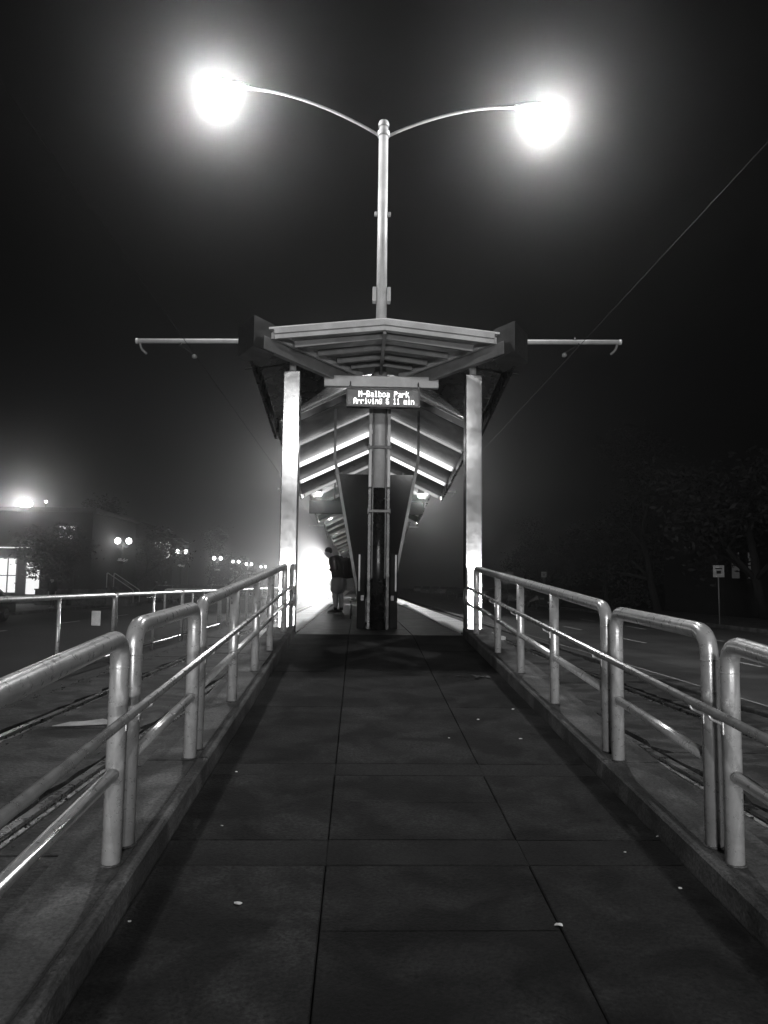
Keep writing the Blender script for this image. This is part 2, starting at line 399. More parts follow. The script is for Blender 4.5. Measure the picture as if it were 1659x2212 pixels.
# ================================================================== RAILINGS
def kz(y): return rz(y)+.105            # top of the kerb ledge
def railing(sd):
    nm = 'left' if sd < 0 else 'right'
    t = empty('ramp_railing', (sd*1.46, 6, kz(6)), 'galvanised pipe railing with handrail along the %s side of the ramp' % nm, 'railing', 'railings either side of the ramp')
    X = sd*1.46; r = .045
    secs = [(-3.4, -.35, None), (-.15, 3.72, (1.0,)), (3.93, 5.36, ()), (5.57, 11.75, (7.07, 8.55, 9.94))]
    tops = {1: (1.02, 1.03), 2: (1.055, 1.005), 3: (1.02, .985), 0: (1.02, 1.02)}
    for i, (a, b, mids) in enumerate(secs):
        za, zb = kz(a)+tops[i][0], kz(b)+tops[i][1]
        path = fillet([(X, a, kz(a)), (X, a, za), (X, b, zb), (X, b, kz(b))], .13, 7)
        f = MB().tube(path, r, 16).build('guard_frame', 'galv', t)
        # weld collars where the bends start
        for (yy, zz) in ((a, za-.14), (b, zb-.14)): MB().tube([(X, yy, zz-.003), (X, yy, zz+.003)], r+.002, 16).build('weld_collar', 'galv', f)
        for yy in (a, b): MB().lathe((X, yy, kz(yy)-.001), [(.056, 0), (.056, .003), (.046, .006)], 16).build('base_collar', 'kerb', t)
        for yy in (mids or ()):
            zt = za + (zb-za)*(yy-a)/(b-a)
            MB().tube([(X, yy, kz(yy)), (X, yy, zt)], r*.95, 16).build('post', 'galv', t)
            MB().lathe((X, yy, kz(yy)-.001), [(.055, 0), (.055, .003), (.044, .006)], 16).build('base_collar', 'kerb', t)
        MB().tube([(X, a, kz(a)+.42), (X, b, kz(b)+.41)], .030, 12).build('mid_rail', 'galv', t)
    # continuous inner handrail on brackets, returned to the end post
    XI = sd*1.345; hh = .845
    pts = [(XI, -3.3, rz(-3.3)+hh), (XI, 11.80, rz(11.8)+hh-.05), (XI, 12.05, rz(12.05)+hh-.09), (XI, 12.08, rz(12.05)+hh-.30), (sd*1.44, 11.80, rz(11.8)+hh-.36)]
    MB().tube(fillet(pts, .10, 6), .0215, 12).build('handrail', 'pipe', t)
    for yy in (.95, 3.72, 3.93, 5.57, 7.07, 8.55, 9.94, 11.7):
        z = rz(yy)+hh-.05*(yy+3.3)/15.1
        bk = MB().tube([(sd*1.425, yy, z-.075), (sd*1.36, yy, z-.045), (XI, yy, z-.012)], .0075, 8)
        bk.box((sd*1.419, yy, z-.085), (.014, .03, .07), bev=.004).build('bracket', 'galv', t)
    return t
railing(-1); railing(1)

# fence left of the tracks
fn = empty('track_fence', (-5.45, 18, GZ), 'low pipe fence left of the tracks with a white notice plate', 'fence', 'fences beyond the left track')
FX, FH = -5.45, 1.41
secy = [(4.6, 10.35), (10.43, 16.4), (16.48, 22.6), (22.68, 28.9)]
for (a, b) in secy:
    MB().tube(fillet([(FX, a, GZ), (FX, a, GZ+FH), (FX, b, GZ+FH), (FX, b, GZ)], .12, 6), .045, 12).build('frame', 'galv', fn)
    for q in (a+(b-a)/2,): MB().tube([(FX, q, GZ), (FX, q, GZ+FH)], .03, 10).build('post', 'galv', fn)
    MB().tube([(FX, a, GZ+.18), (FX, b, GZ+.18)], .02, 8).build('bottom_rail', 'paint_dark', fn)
MB().box((FX+.07, 15.1, CZ-.71), (.19, .012, .28), rot=R(-14), bev=.003).build('notice_plate', 'white', fn)
f2 = empty('track_fence', (-6.5, 29.2, GZ), 'short pipe fence running across behind the left track fence', 'fence', 'fences beyond the left track')
MB().tube(fillet([(-5.55, 29.1, GZ), (-5.55, 29.1, GZ+FH), (-7.6, 29.3, GZ+FH), (-7.6, 29.3, GZ)], .12, 6), .045, 12).build('frame', 'galv', f2)
MB().tube([(-6.55, 29.2, GZ), (-6.55, 29.2, GZ+FH)], .03, 10).build('post', 'galv', f2)
f3 = empty('track_fence', (-5.45, 45, GZ), 'far stretch of pipe fence left of the tracks, in the haze', 'fence', 'fences beyond the left track')
for k in range(7):
    a = 30.5+k*5.2; b = a+5.1
    MB().tube(fillet([(FX, a, GZ), (FX, a, GZ+FH), (FX, b, GZ+FH), (FX, b, GZ)], .12, 4), .045, 8).build('frame', 'galv', f3)
    MB().tube([(FX, a+2.5, GZ), (FX, a+2.5, GZ+FH)], .03, 8).build('post', 'galv', f3)

# ================================================================== PLATFORM END: clad posts, entrance canopy, pole
for sd in (-1, 1):
    x = -1.475 if sd < 0 else 1.505
    t = empty('clad_post', (x, 12.45, 0), 'tall stainless clad square post at the %s rail end' % ('left' if sd < 0 else 'right'), 'post', 'stainless posts flanking the ramp head')
    MB().box((x, 12.45, 2.14), (.27, .27, 4.22), bev=.012).build('cladding', 'stainless', t)
    MB().box((x, 12.45, .02), (.33, .33, .035), bev=.006).build('base_plate', 'paint_dark', t)
    MB().tube([(x, 12.45, 4.25), (x, 12.45, 4.62)], .055, 12).build('stub', 'paint_light', t)
    MB().box((x+sd*.137, 12.38, 2.14), (.008, .05, 4.2)).build('edge_trim', 'black', t)
    # thin strut from the stub out to the wing beam
    MB().tube([(x, 12.45, 4.40), (x+sd*.85, 12.9, 4.42)], .018, 8).build('strut', 'paint_dark', t)

cn = empty('entrance_canopy', (0, 12.4, 4.6), 'fan-shaped canopy visor with pale fascia over the ramp head', 'canopy')
CYAW = 0.0
def cy_(p):   # the visor sits slightly turned about the column
    v = Vector(p)-Vector((0, 13.3, 0)); v.rotate(Matrix.Rotation(CYAW, 3, 'Z')); return v+Vector((0, 13.3, 0))
YF = 11.3; ZA = 4.74; ZE = 4.565; WX = 1.66
for sd in (-1, 1):
    nmn = 'left' if sd < 0 else 'right'
    # stepped fascia
    MB().beam(cy_((0, YF, ZA)), cy_((sd*WX, YF, ZE)), .06, .085).build('fascia', 'paint_light', cn)
    MB().beam(cy_((0, YF+.05, ZA-.075)), cy_((sd*WX, YF+.05, ZE-.075)), .06, .07).build('fascia_lip', 'paint_light', cn)
    # roof skin
    a, b, c, d = cy_((0, YF+.03, ZA+.05)), cy_((sd*1.75, YF+.03, ZE+.04)), cy_((sd*.50, 13.98, ZE+.05)), cy_((0, 13.98, ZA-.02))
    mb = MB(); up = Vector((0, 0, .03)); mb.add([a, b, c, d, a+up, b+up, c+up, d+up], [[0,1,2,3],[7,6,5,4],[0,4,5,1],[1,5,6,2],[2,6,7,3],[3,7,4,0]]); mb.build('roof_sheet', 'deck', cn)
    # diagonal side beam from the outer box to the column
    MB().beam(cy_((sd*1.86, YF+.12, ZE-.14)), cy_((sd*.38, 13.62, ZE-.20)), .10, .20).build('side_beam', 'paint_mid', cn)
    MB().beam(cy_((sd*1.70, YF+.12, ZE-.03)), cy_((sd*.34, 13.45, ZE-.06)), .05, .10).build('inner_beam', 'paint_light', cn)
    # purlins
    for (yy, hw) in ((11.62, 1.38), (12.14, 1.05), (12.62, .76), (13.02, .53)):
        MB().beam(cy_((sd*.01, yy, ZA-.10-.02*(yy-11.3))), cy_((sd*hw, yy, ZA-.10-.02*(yy-11.3)-hw*.125)), .055, .10).build('purlin', 'paint_mid', cn)
    # dark corner box
    MB().prism([(sd*1.95, 11.18), (sd*1.70, 11.62), (sd*1.98, 12.35), (sd*2.28, 11.80)], 'Z', 4.30, 4.77).build('corner_box', 'paint_dark', cn)
    # wing beam running back along the eaves of the platform canopy
    MB().beam(cy_((sd*2.10, YF+.6, ZE-.10)), (sd*2.06, 15.5, 3.86), .05, .30).build('wing_beam', 'black', cn)
for sd in (-1, 1):
    # black wing roofs that close the gap back to the first platform canopy
    vs = [Vector(v) for v in ((sd*2.06, 11.95, 4.60), (sd*.46, 13.52, 4.66), (sd*.16, 13.75, 4.80), (sd*.16, 15.40, 5.02), (sd*2.04, 15.50, 4.06))]; up = Vector((0, 0, .03))
    MB().add(vs+[v+up for v in vs], [[0,1,4],[1,2,3],[1,3,4],[9,6,5],[8,7,6],[9,8,6],[0,5,6,1],[1,6,7,2],[2,7,8,3],[3,8,9,4],[4,9,5,0]]).build('wing_roof', 'black', cn)
MB().beam(cy_((0, YF+.08, ZA-.10)), cy_((0, 13.5, ZA-.16)), .05, .10).build('ridge_beam', 'paint_mid', cn)
# cross beam that carries the display
MB().box((0.0, 12.95, 4.253), (1.96, .12, .19), bev=.01).build('cross_beam', 'paint_light', cn)
# translucent glazing dots / spangles of light through the roof are left to the sheet itself

# twin lamp column ------------------------------------------------------------
def twin_lamp(name, base, label, yaw, power, detail=True, top=9.35, group='twin lamp columns', aim=None):
    bx, by, bz = base
    t = empty(name, base, label, 'lamp', group)
    lean = 0.0
    pole = MB().tube([(bx, by, bz+(4.6 if detail else 0)), (bx, by, bz+top)], .10, 16, r2=.085).build('pole', 'polecoat', t)
    MB().lathe((bx, by, bz+top), [(.10, -.06), (.105, 0), (.09, .05), (.04, .08)], 16).build('cap', 'polecoat', t)
    for h in (7.6,):
        MB().box((bx-.115, by, bz+h), (.07, .08, .07), bev=.01).build('lug', 'polecoat', t); MB().box((bx+.115, by, bz+h), (.07, .08, .07), bev=.01).build('lug', 'polecoat', t)
    MB().box((bx-.13, by+.02, bz+6.06), (.07, .16, .27), bev=.008).build('junction_box', 'polecoat', t)
    MB().box((bx+.13, by+.02, bz+6.06), (.07, .16, .27), bev=.008).build('junction_box', 'polecoat', t)
    MB().lathe((bx, by, bz+top-.19), [(.10, -.05), (.115, -.045), (.115, .045), (.10, .05)], 16).build('arm_collar', 'polecoat', t)
    rot = Matrix.Rotation(yaw, 3, 'Z')
    for sd in (-1, 1):
        def W(r, z): v = rot @ Vector((sd*r, 0, 0)); return Vector((bx+v.x, by+v.y, bz+z))
        arc = [W(.09+2.48*u, top-.22+.72*math.sin(u*math.pi*.5)**.9 + .02*u) for u in [i/14 for i in range(15)]]
        MB().tube(arc, .027, 10).build('arm', 'polecoat', t)
        hz = top+.52
        hd = MB()
        sect = [(2.50, .05, .04), (2.64, .10, .07), (2.90, .15, .085), (3.20, .16, .08), (3.37, .10, .05)]
        k = len(hd.v); seg = 10
        ux = rot @ Vector((sd, 0, 0)); uy = rot @ Vector((0, 1, 0))
        for (r, hw, hh) in sect:
            c = W(r, hz+.02)
            for j in range(seg):
                a = 2*math.pi*j/seg; hd.v.append(c+uy*hw*math.cos(a)+Vector((0,0,1))*(hh*math.sin(a) if math.sin(a) > 0 else .02*math.sin(a)))
        for i in range(len(sect)-1):
            for j in range(seg):
                j2 = (j+1) % seg; hd.f.append([k+i*seg+j, k+i*seg+j2, k+(i+1)*seg+j2, k+(i+1)*seg+j]); hd.sm.append(True)
        hd.f.append([k+j for j in range(seg)]); hd.sm.append(False); hd.f.append([k+(len(sect)-1)*seg+j for j in range(seg)]); hd.sm.append(False)
        head = hd.build('luminaire', 'polecoat', t)
        MB().ball(W(3.05, hz-.09), .25, (1.15, .9, .75), 14, 10).build('lamp_lens', 'lens', head)
        if aim is None: lamp('lamp_light', 'POINT', W(3.05, hz-.20), power, t, radius=.10)
        else: lamp('lamp_light', 'SPOT', W(3.05, hz-.20), power, t, radius=.10, spot=54, aim=aim, blend=.8)   # a cut-off head thrown along the ramp
    return t
tl = twin_lamp('twin_lamp', (0.0, 13.62, 0), 'tall twin-armed lamp column rising through the near canopy', R(3.8), P_LAMP)
# its foot: a round pipe between two channel flanges, pale above and black below 2.5 m
MB().tube([(0, 13.62, 2.5), (0, 13.62, 4.62)], .125, 20).build('column', 'polecoat', tl)
MB().tube([(0, 13.62, 0), (0, 13.62, 2.5)], .128, 20).build('column_foot', 'black', tl)
for sd in (-1, 1):
    MB().box((sd*.165, 13.60, 3.46), (.055, .16, 1.90), bev=.006).build('channel', 'polecoat', tl)
    MB().box((sd*.165, 13.60, 1.25), (.057, .162, 2.48), bev=.006).build('channel_foot', 'black', tl)
    MB().tube([(sd*.115, 13.48, .9), (sd*.115, 13.48, 4.2)], .014, 8).build('conduit', 'paint_mid', tl)
for z in (3.22, 2.08):
    MB().box((0, 13.475, z), (.36, .03, .05), bev=.004).build('strap', 'paint_dark', tl)
    for sd in (-1, 1): MB().box((sd*.19, 13.49, z), (.03, .07, .09), bev=.004).build('strap_lug', 'paint_dark', tl)
# overhead wire arms
def wire_arm(y, z0, L, tilt, label):
    for sd in (-1, 1):
        nmn = 'left' if sd < 0 else 'right'
        t = empty('wire_arm', (0, y, z0), label % nmn, 'bracket arm', 'arms that carry the overhead wires')
        zt = z0 - (tilt*L if sd > 0 else -tilt*L)
        e = (sd*L, y, zt)
        MB().tube([(sd*.1, y, z0), e], .042, 10).build('arm', 'paint_light', t)
        MB().tube([(sd*(L+.002), y, zt), (sd*(L+.04), y, zt)], .05, 10).build('end_cap', 'paint_light', t)
        MB().tube(fillet([(sd*(L-.04), y, zt-.04), (sd*(L-.06), y, zt-.14), (sd*(L-.16), y, zt-.23)], .05, 4), .022, 8).build('hook', 'paint_mid', t)
        MB().tube([(sd*3.52, y-.02, zt+.06), (sd*3.62, y-.02, zt-.08)], .012, 6).build('clamp', 'paint_dark', t)
        MB().tube([(sd*3.62, y, zt-.05), (sd*3.34, y, zt-.23)], .006, 6).build('dropper', 'paint_dark', t)
        MB().lathe((sd*3.34, y, zt-.30), [(.02, 0), (.045, .02), (.045, .05), (.02, .08)], 10).build('insulator', 'paint_mid', t)
wire_arm(13.55, 5.165, 4.35, -.02, 'steel wire arm reaching out on the %s of the near canopy')
wire_arm(37.1, 5.35, 4.28, 0, 'distant steel wire arm on the %s beyond the second canopy')
wire_arm(60.6, 5.35, 4.28, 0, 'farthest steel wire arm on the %s near the glow')
twin_lamp('twin_lamp', (0.0, 60.6, 0), 'added twin-armed lamp column hidden among the far canopies, for the fog glow', R(3), 14000, detail=False, aim=(0, 25, 0))  # unseen lamp, added so the fog glows beside the far canopies
for yy, lb in ((37.1, 'slim column that carries the distant wire arms'),):
    t = empty('wire_column', (0, yy, 0), lb, 'column', 'columns of the wire arms')
    MB().tube([(0, yy, 0), (0, yy, 5.6)], .12, 14).build('shaft', 'polecoat', t)
    MB().box((0, yy, .02), (.4, .4, .04), bev=.006).build('base_plate', 'paint_dark', t)
for sd in (-1, 1):
    tag(MB().tube([(sd*3.34, -20, 4.86), (sd*3.34, 13.55, 4.86), (sd*3.34, 60, 4.86), (sd*3.34, 160, 4.86)], .0045, 6).build('overhead_wire', 'wire' if sd < 0 else 'wire_lit'), 'thin overhead contact wire above the %s track' % ('left' if sd < 0 else 'right'), 'wire', 'overhead wires')

# LED display -----------------------------------------------------------------
FONT = {
 'M': ["10001","11011","10101","10101","10001","10001","10001"], '-': ["00000","00000","00000","11111","00000","00000","00000"],
 'B': ["11110","10001","10001","11110","10001","10001","11110"], 'a': ["00000","00000","01110","00001","01111","10001","01111"],
 'l': ["01100","00100","00100","00100","00100","00100","01110"], 'b': ["10000","10000","11110","10001","10001","10001","11110"],
 'o': ["00000","00000","01110","10001","10001","10001","01110"], 'P': ["11110","10001","10001","11110","10000","10000","10000"],
 'r': ["00000","00000","10110","11001","10000","10000","10000"], 'k': ["10000","10010","10100","11000","10100","10010","10001"],
 'A': ["01110","10001","10001","11111","10001","10001","10001"], 'i': ["00100","00000","01100","00100","00100","00100","01110"],
 'v': ["00000","00000","10001","10001","10001","01010","00100"], 'n': ["00000","00000","10110","11001","10001","10001","10001"],
 'g': ["00000","01111","10001","10001","01111","00001","01110"], '&': ["01100","10010","10100","01000","10101","10010","01101"],
 '1': ["00100","01100","00100","00100","00100","00100","01110"], 'm': ["00000","00000","11010","10101","10101","10101","10101"], ' ': ["00000"]*7}
ls = empty('led_sign', (.03, 12.80, 3.935), 'black dot-matrix arrival display hung under the near canopy', 'sign')
SX, SY, SZ = .03, 12.80, 3.935
MB().box((SX, SY, SZ), (1.25, .13, .33), bev=.012).build('housing', 'black', ls)
for (c, s_) in (((SX, SY-.072, SZ+.15), (1.25, .02, .03)), ((SX, SY-.072, SZ-.15), (1.25, .02, .03)), ((SX-.61, SY-.072, SZ), (.03, .02, .27)), ((SX+.61, SY-.072, SZ), (.03, .02, .27))): MB().box(c, s_, bev=.004).build('bezel_strip', 'paint_dark', ls)
for sx in (-.56, .60):
    MB().tube([(SX+sx, SY+.02, SZ+.16), (SX+sx, 12.93, 4.30)], .012, 8).build('hanger', 'paint_dark', ls)
    MB().box((SX+sx, SY, SZ+.185), (.05, .06, .05), bev=.006).build('hanger_clamp', 'black', ls)
def led_line(txt, xc, zc, px, pz):
    mb = MB(); n = len(txt)*6-1
    for i, ch in enumerate(txt):
        for r_ in range(7):
            for c_ in range(5):
                if FONT[ch][r_][c_] == '1':
                    x = xc+(i*6+c_-n/2+.5)*px; z = zc+(3-r_)*pz
                    mb.box((x, SY-.068, z), (px*.86, .006, pz*.80))
    return mb
o = led_line('M-Balboa Park', SX+.01, SZ+.058, .0111, .0146).build('lettering', 'led', ls); o['label'] = 'upper line of lit letters: M-Balboa Park'
o = led_line('Arriving & 11 min', SX+.01, SZ-.062, .0101, .0146).build('lettering', 'led', ls); o['label'] = 'lower line of lit letters: Arriving & 11 min'

# ================================================================== PLATFORM CANOPIES
LM = 6.7; EX = 2.00; RISE = .95
starts = [15.5, 24.9, 34.3, 43.7, 53.1, 62.5]
ordn = ['nearest', 'second', 'third', 'fourth', 'fifth', 'farthest']
def module(i, y0):
    t = empty('platform_canopy', (0, y0, 0), '%s of the row of folded gable canopies over the platform' % ordn[i], 'canopy', 'row of platform canopies')
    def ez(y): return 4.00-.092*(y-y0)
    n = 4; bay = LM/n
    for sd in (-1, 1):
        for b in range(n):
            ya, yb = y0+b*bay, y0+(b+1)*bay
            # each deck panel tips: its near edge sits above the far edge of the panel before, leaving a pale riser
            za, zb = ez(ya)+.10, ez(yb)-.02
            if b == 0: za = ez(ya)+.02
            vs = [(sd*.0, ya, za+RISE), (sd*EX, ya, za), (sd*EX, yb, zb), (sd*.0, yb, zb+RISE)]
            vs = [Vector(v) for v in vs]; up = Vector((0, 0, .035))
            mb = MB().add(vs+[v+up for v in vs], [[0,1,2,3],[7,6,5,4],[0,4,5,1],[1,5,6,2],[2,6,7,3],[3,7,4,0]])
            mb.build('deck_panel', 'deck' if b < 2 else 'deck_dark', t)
        for b in range(n+1):
            yb = y0+b*bay; zc = ez(yb)+.0
            MB().beam((0.0, yb-.03, zc+RISE-.03), (sd*(EX-.03), yb-.03, zc-.03), .05, .13).build('purlin', 'purlin' if 0 < b < n and i == 0 else 'paint_light' if b else 'paint_mid', t)
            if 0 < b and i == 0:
                MB().beam((sd*.12, yb-.075, zc+RISE-.08-.12*RISE/EX), (sd*(EX-.08), yb-.075, zc-.08+.08*RISE/EX), .035, {1: .03, 2: .10, 3: .075}.get(b, .06)).build('glow_strip', 'strip' if b in (2, 3) else 'strip2', t)  # bright chevron band, its brightness put in as emission
        MB().beam((sd*(EX+.03), y0-.05, ez(y0)-.02), (sd*(EX+.03), y0+LM+.05, ez(y0+LM)-.04), .06, .24).build('gutter', 'black', t)
    # V-shaped frames
    for yf in (y0+.55, y0+LM-.5):
        for sd in (-1, 1):
            ztop = ez(yf)+RISE*(1-.88/EX)
            MB().beam((sd*.88, yf, ztop), (sd*.88, yf, 3.42), .05, .09, up=(0, 1, 0)).build('hanger_post', 'paint_mid', t)
            MB().beam((sd*.88, yf, 3.44), (sd*.30, yf, .30), .06, .12, up=(0, 1, 0)).build('v_leg', 'paint_mid', t)
        MB().box((0, yf, .18), (.66, .16, .36), bev=.01).build('v_foot', 'paint_dark', t)
    # windscreen glass leaning with the legs
    for sd in (-1, 1):
        npan = 3
        for q in range(npan):
            ya = y0+.62+q*(LM-1.18)/npan; yb = ya+(LM-1.18)/npan-.03
            p = [Vector((sd*.845, ya, 3.10)), Vector((sd*.845, yb, 3.10)), Vector((sd*.37, yb, .52)), Vector((sd*.37, ya, .52))]
            nn = Vector((sd, 0, -.18)).normalized()*.006
            MB().add([v-nn for v in p]+[v+nn for v in p], [[0,1,2,3],[7,6,5,4],[0,4,5,1],[1,5,6,2],[2,6,7,3],[3,7,4,0]]).build('glass_pane', 'glass', t)
        for (zz, xx) in ((3.12, .85), (.50, .36)):
            MB().beam((sd*xx, y0+.55, zz), (sd*xx, y0+LM-.5, zz), .05, .06).build('glazing_rail', 'paint_dark', t)
        # near-end closure, dark smoked panel
    e = y0+.56
    pe = [(-.80, 3.10), (.80, 3.10), (.34, .52), (-.34, .52)]
    MB().prism(pe, 'Y', e+.01, e+.022).build('end_pane', 'glass', t)
    return t
for i, y0 in enumerate(starts): module(i, y0)
# downlights under the canopies
k = 0
for i, y0 in enumerate(starts):
    if i == 0: continue
    for sd in (-1, 1):
        yy = y0+1.0; z = 4.00-.092-.17+RISE*(1-1.72/EX)
        t = empty('downlight', (sd*1.72, yy, z), 'round lit downlight under the %s canopy, %s side' % (ordn[i], 'left' if sd < 0 else 'right'), 'downlight', 'downlights under the canopies')
        MB().lathe((sd*1.72, yy, z), [(.06, .20), (.10, .12), (.12, 0), (.10, -.005)], 14).build('housing', 'paint_light', t)
        MB().ball((sd*1.72, yy, z-.04), .11, (1, 1, .85), 12, 8).build('lamp_lens', 'downlight', t)
        lamp('down_light', 'POINT', (sd*1.72, yy, z-.18), 28, t, radius=.06)

# hanging name board, seen from its dark back
for (yy, lb) in ((26.2, 'dark name board hung across behind the nearest canopy'),):
    t = empty('name_board', (0.02, yy, 3.45), lb, 'sign')
    MB().box((-.12, yy, 3.41), (3.88, .10, .46), bev=.01).build('board', 'rubber', t)
    for sx in (-1.2, 1.2): MB().tube([(sx, yy, 3.66), (sx, yy, 4.35)], .02, 8).build('hanger', 'paint_dark', t)

# benches inside the V on the left and right
def bench(x, y, label, sd):
    t = empty('bench', (x, y, 0), label, 'bench', 'platform benches')
    for k in range(3):
        MB().box((x+sd*(-.10+k*.10), y, .45), (.085, 2.0, .03), bev=.008).build('seat_slat', 'paint_dark', t)
    for yy in (y-.95, y+.95):
        MB().tube(fillet([(x-.14, yy, .01), (x-.14, yy, .42), (x+.14, yy, .42), (x+.14, yy, .01)], .04, 4), .018, 8).build('leg_frame', 'chrome', t)
    return t
bench(-.37, 18.4, 'slatted bench with chrome leg frames left of the column', -1)
bench(.66, 28.5, 'slatted bench on the right beyond the nearest canopy', 1)
# narrow equipment cabinets either side of the column foot
for sd in (-1, 1):
    t = empty('equipment_cabinet', (sd*.29, 14.0, 0), 'narrow metal cabinet at the %s of the column foot' % ('left' if sd < 0 else 'right'), 'cabinet', 'cabinets by the column foot')
    MB().box((sd*.29, 14.05, .68), (.15, .22, 1.36), bev=.01).build('body', 'rubber', t)
    MB().box((sd*.33, 13.935, 1.0), (.03, .012, .66), bev=.004).build('trim', 'paint_light', t)
    MB().box((sd*.27, 13.937, .55), (.06, .012, .10), bev=.004).build('latch', 'chrome', t)
# ================================================================== PEOPLE
def skin_mesh(name, verts, edges, root=0, sub=2):
    me = bpy.data.meshes.new(name+'_src'); me.from_pydata([v[0] for v in verts], edges, [])
    o = bpy.data.objects.new(name+'_src', me); C.objects.link(o)
    o.modifiers.new('skin', 'SKIN')
    for i, v in enumerate(verts):
        sv = me.skin_vertices[0].data[i]; r = v[1]; sv.radius = (r, r) if not isinstance(r, tuple) else r; sv.use_root = (i == root)
    o.modifiers['skin'].use_smooth_shade = True
    s = o.modifiers.new('sub', 'SUBSURF'); s.levels = sub; s.render_levels = sub
    dg = bpy.context.evaluated_depsgraph_get(); ev = o.evaluated_get(dg)
    out = bpy.data.meshes.new_from_object(ev); out.name = name
    bpy.data.objects.remove(o); bpy.data.meshes.remove(me)
    return out
def part_mesh(name, me, m, parent):
    me.materials.clear(); me.materials.append(M[m]); o = bpy.data.objects.new(name, me); C.objects.link(o); o.parent = parent; return o

def person(loc, rzdeg, label, phone=True, pack=True, jacket='cloth_dark', lower='cloth_light', long_trousers=False, bow=1.0, group=None):
    t = empty('person', loc, label, 'person', group)
    t.rotation_euler = (0, 0, R(rzdeg)); t['_base'] = (0, 0, 0)
    b = bow
    # figure faces -x; y is its left-right
    pel = (0.02, 0, .96); wst = (0.0+.02*b, 0, 1.10); che = (-.06*b+.02, 0, 1.31); nec = (-.17*b, 0, 1.45); hd0 = (-.235*b, 0, 1.505); hd1 = (-.285*b, 0, 1.565); hd2 = (-.275*b, 0, 1.645)
    V = [(pel, (.15, .12)), (wst, (.14, .11)), (che, (.15, .12)), (nec, .065), (hd0, .085), (hd1, .105), (hd2, .09)]
    E = [(0,1),(1,2),(2,3),(3,4),(4,5),(5,6)]
    J = [((.04, 0, .82), (.23, .20)), (wst, (.25, .21)), ((che[0]+.01, 0, 1.30), (.275, .23)), ((nec[0]+.05, 0, 1.46), .13)]; JE = [(0,1),(1,2),(2,3)]
    for sd in (-1, 1):
        k = len(V)
        st = .05*sd
        V += [((.02, sd*.09, .88), .095), ((-.01+st, sd*.10, .50), .08), ((.025+st, sd*.11, .36), .078), ((.03+st, sd*.11, .10), .048), ((-.02+st, sd*.115, .05), .04), ((-.13+st, sd*.125, .03), .03)]
        E += [(0, k), (k, k+1), (k+1, k+2), (k+2, k+3), (k+3, k+4), (k+4, k+5)]
        k = len(V)
        if phone:
            sh, el, wr, hand = (-.09, sd*.20, 1.39), (.0, sd*.24, 1.14), (-.20, sd*.10, 1.12), (-.26, sd*.06, 1.14)
        else:
            sh, el, wr, hand = (-.01, sd*.19, 1.40), (.02, sd*.24, 1.12), (-.04, sd*.25, .88), (-.05, sd*.25, .80)
        V += [(sh, .06), (el, .045), (wr, .028), (hand, (.022, .035))]
        E += [(2, k), (k, k+1), (k+1, k+2), (k+2, k+3)]
        # four fingers and a thumb
        hv, wv = Vector(hand), Vector(wr); d = (hv-wv).normalized(); sdv = Vector((0, 1, 0)) if abs(d.y) < .8 else Vector((1, 0, 0))
        if not phone: sdv = Vector((1, 0, 0))
        for q, ln in enumerate((.062, .072, .068, .055)):
            kk = len(V); off = sdv*(-.026+.0175*q)
            p1 = hv+d*.045+off; p2 = p1+d*ln*.5+Vector((0, 0, -.012)); p3 = p2+d*ln*.35+Vector((0, -sd*.01, -.02))
            V += [(tuple(p1), .0095), (tuple(p2), .009), (tuple(p3), .008)]; E += [(k+3, kk), (kk, kk+1), (kk+1, kk+2)]
        kk = len(V); th = hv-d*.02+sdv*.04*(-1)+Vector((-.01, -sd*.012, .012)); V += [(tuple(th), .011), (tuple(th+d*.035+Vector((-.005, -sd*.008, .01))), .009)]; E += [(k+3, kk), (kk, kk+1)]
        j = len(J)
        J += [(sh, .115), (el, .095), (tuple(Vector(el).lerp(Vector(wr), .85)), .066)]; JE += [(2, j), (j, j+1), (j+1, j+2)]
    body = part_mesh('body', skin_mesh('body', V, E), 'skin', t)
    part_mesh('jacket', skin_mesh('jacket', J, JE), jacket, t)
    # legs of shorts or trousers
    S = [((.02, 0, 1.0), .20), ((.02, 0, .88), .21)]; SE = [(0, 1)]
    for sd in (-1, 1):
        k = len(S); st = .05*sd
        if long_trousers: S += [((.02, sd*.095, .80), .115), ((-.0+st, sd*.10, .48), .088), ((.025+st, sd*.11, .09), .075)]; SE += [(1, k), (k, k+1), (k+1, k+2)]
        else: S += [((.02, sd*.10, .72), .17), ((-.005+st*.7, sd*.105, .47), .165)]; SE += [(1, k), (k, k+1)]
    part_mesh('trousers' if long_trousers else 'shorts', skin_mesh('shorts', S, SE), lower, t)
    hx, hz_ = hd1[0], 1.61
    mb = MB().ball((hx+.025, 0, hz_+.022), .104, (1.0, .88, .98), 14, 10); mb.build('hair', 'hair', t)
    MB().ball((hx-.092, 0, 1.563), .016, (1.1, .8, 1.3), 8, 6).build('nose', 'skin', body)
    for sd in (-1, 1):
        MB().ball((hx+.01, sd*.086, 1.575), .026, (.6, .35, 1), 8, 6).build('ear', 'skin', body)
    for sd in (-1, 1): MB().ball((hx-.080, sd*.032, 1.59), .010, (.6, 1.2, .7), 8, 6).build('eye', 'black', body)
    MB().box((hx-.084, 0, 1.531), (.012, .04, .008), bev=.002).build('mouth', 'black', body)
    if not long_trousers:
        for sd in (-1, 1):
            st = .05*sd; MB().tube([(.03+st, sd*.11, .07), (.027+st, sd*.11, .20)], .049, 12).build('sock', 'cloth_dark', t)
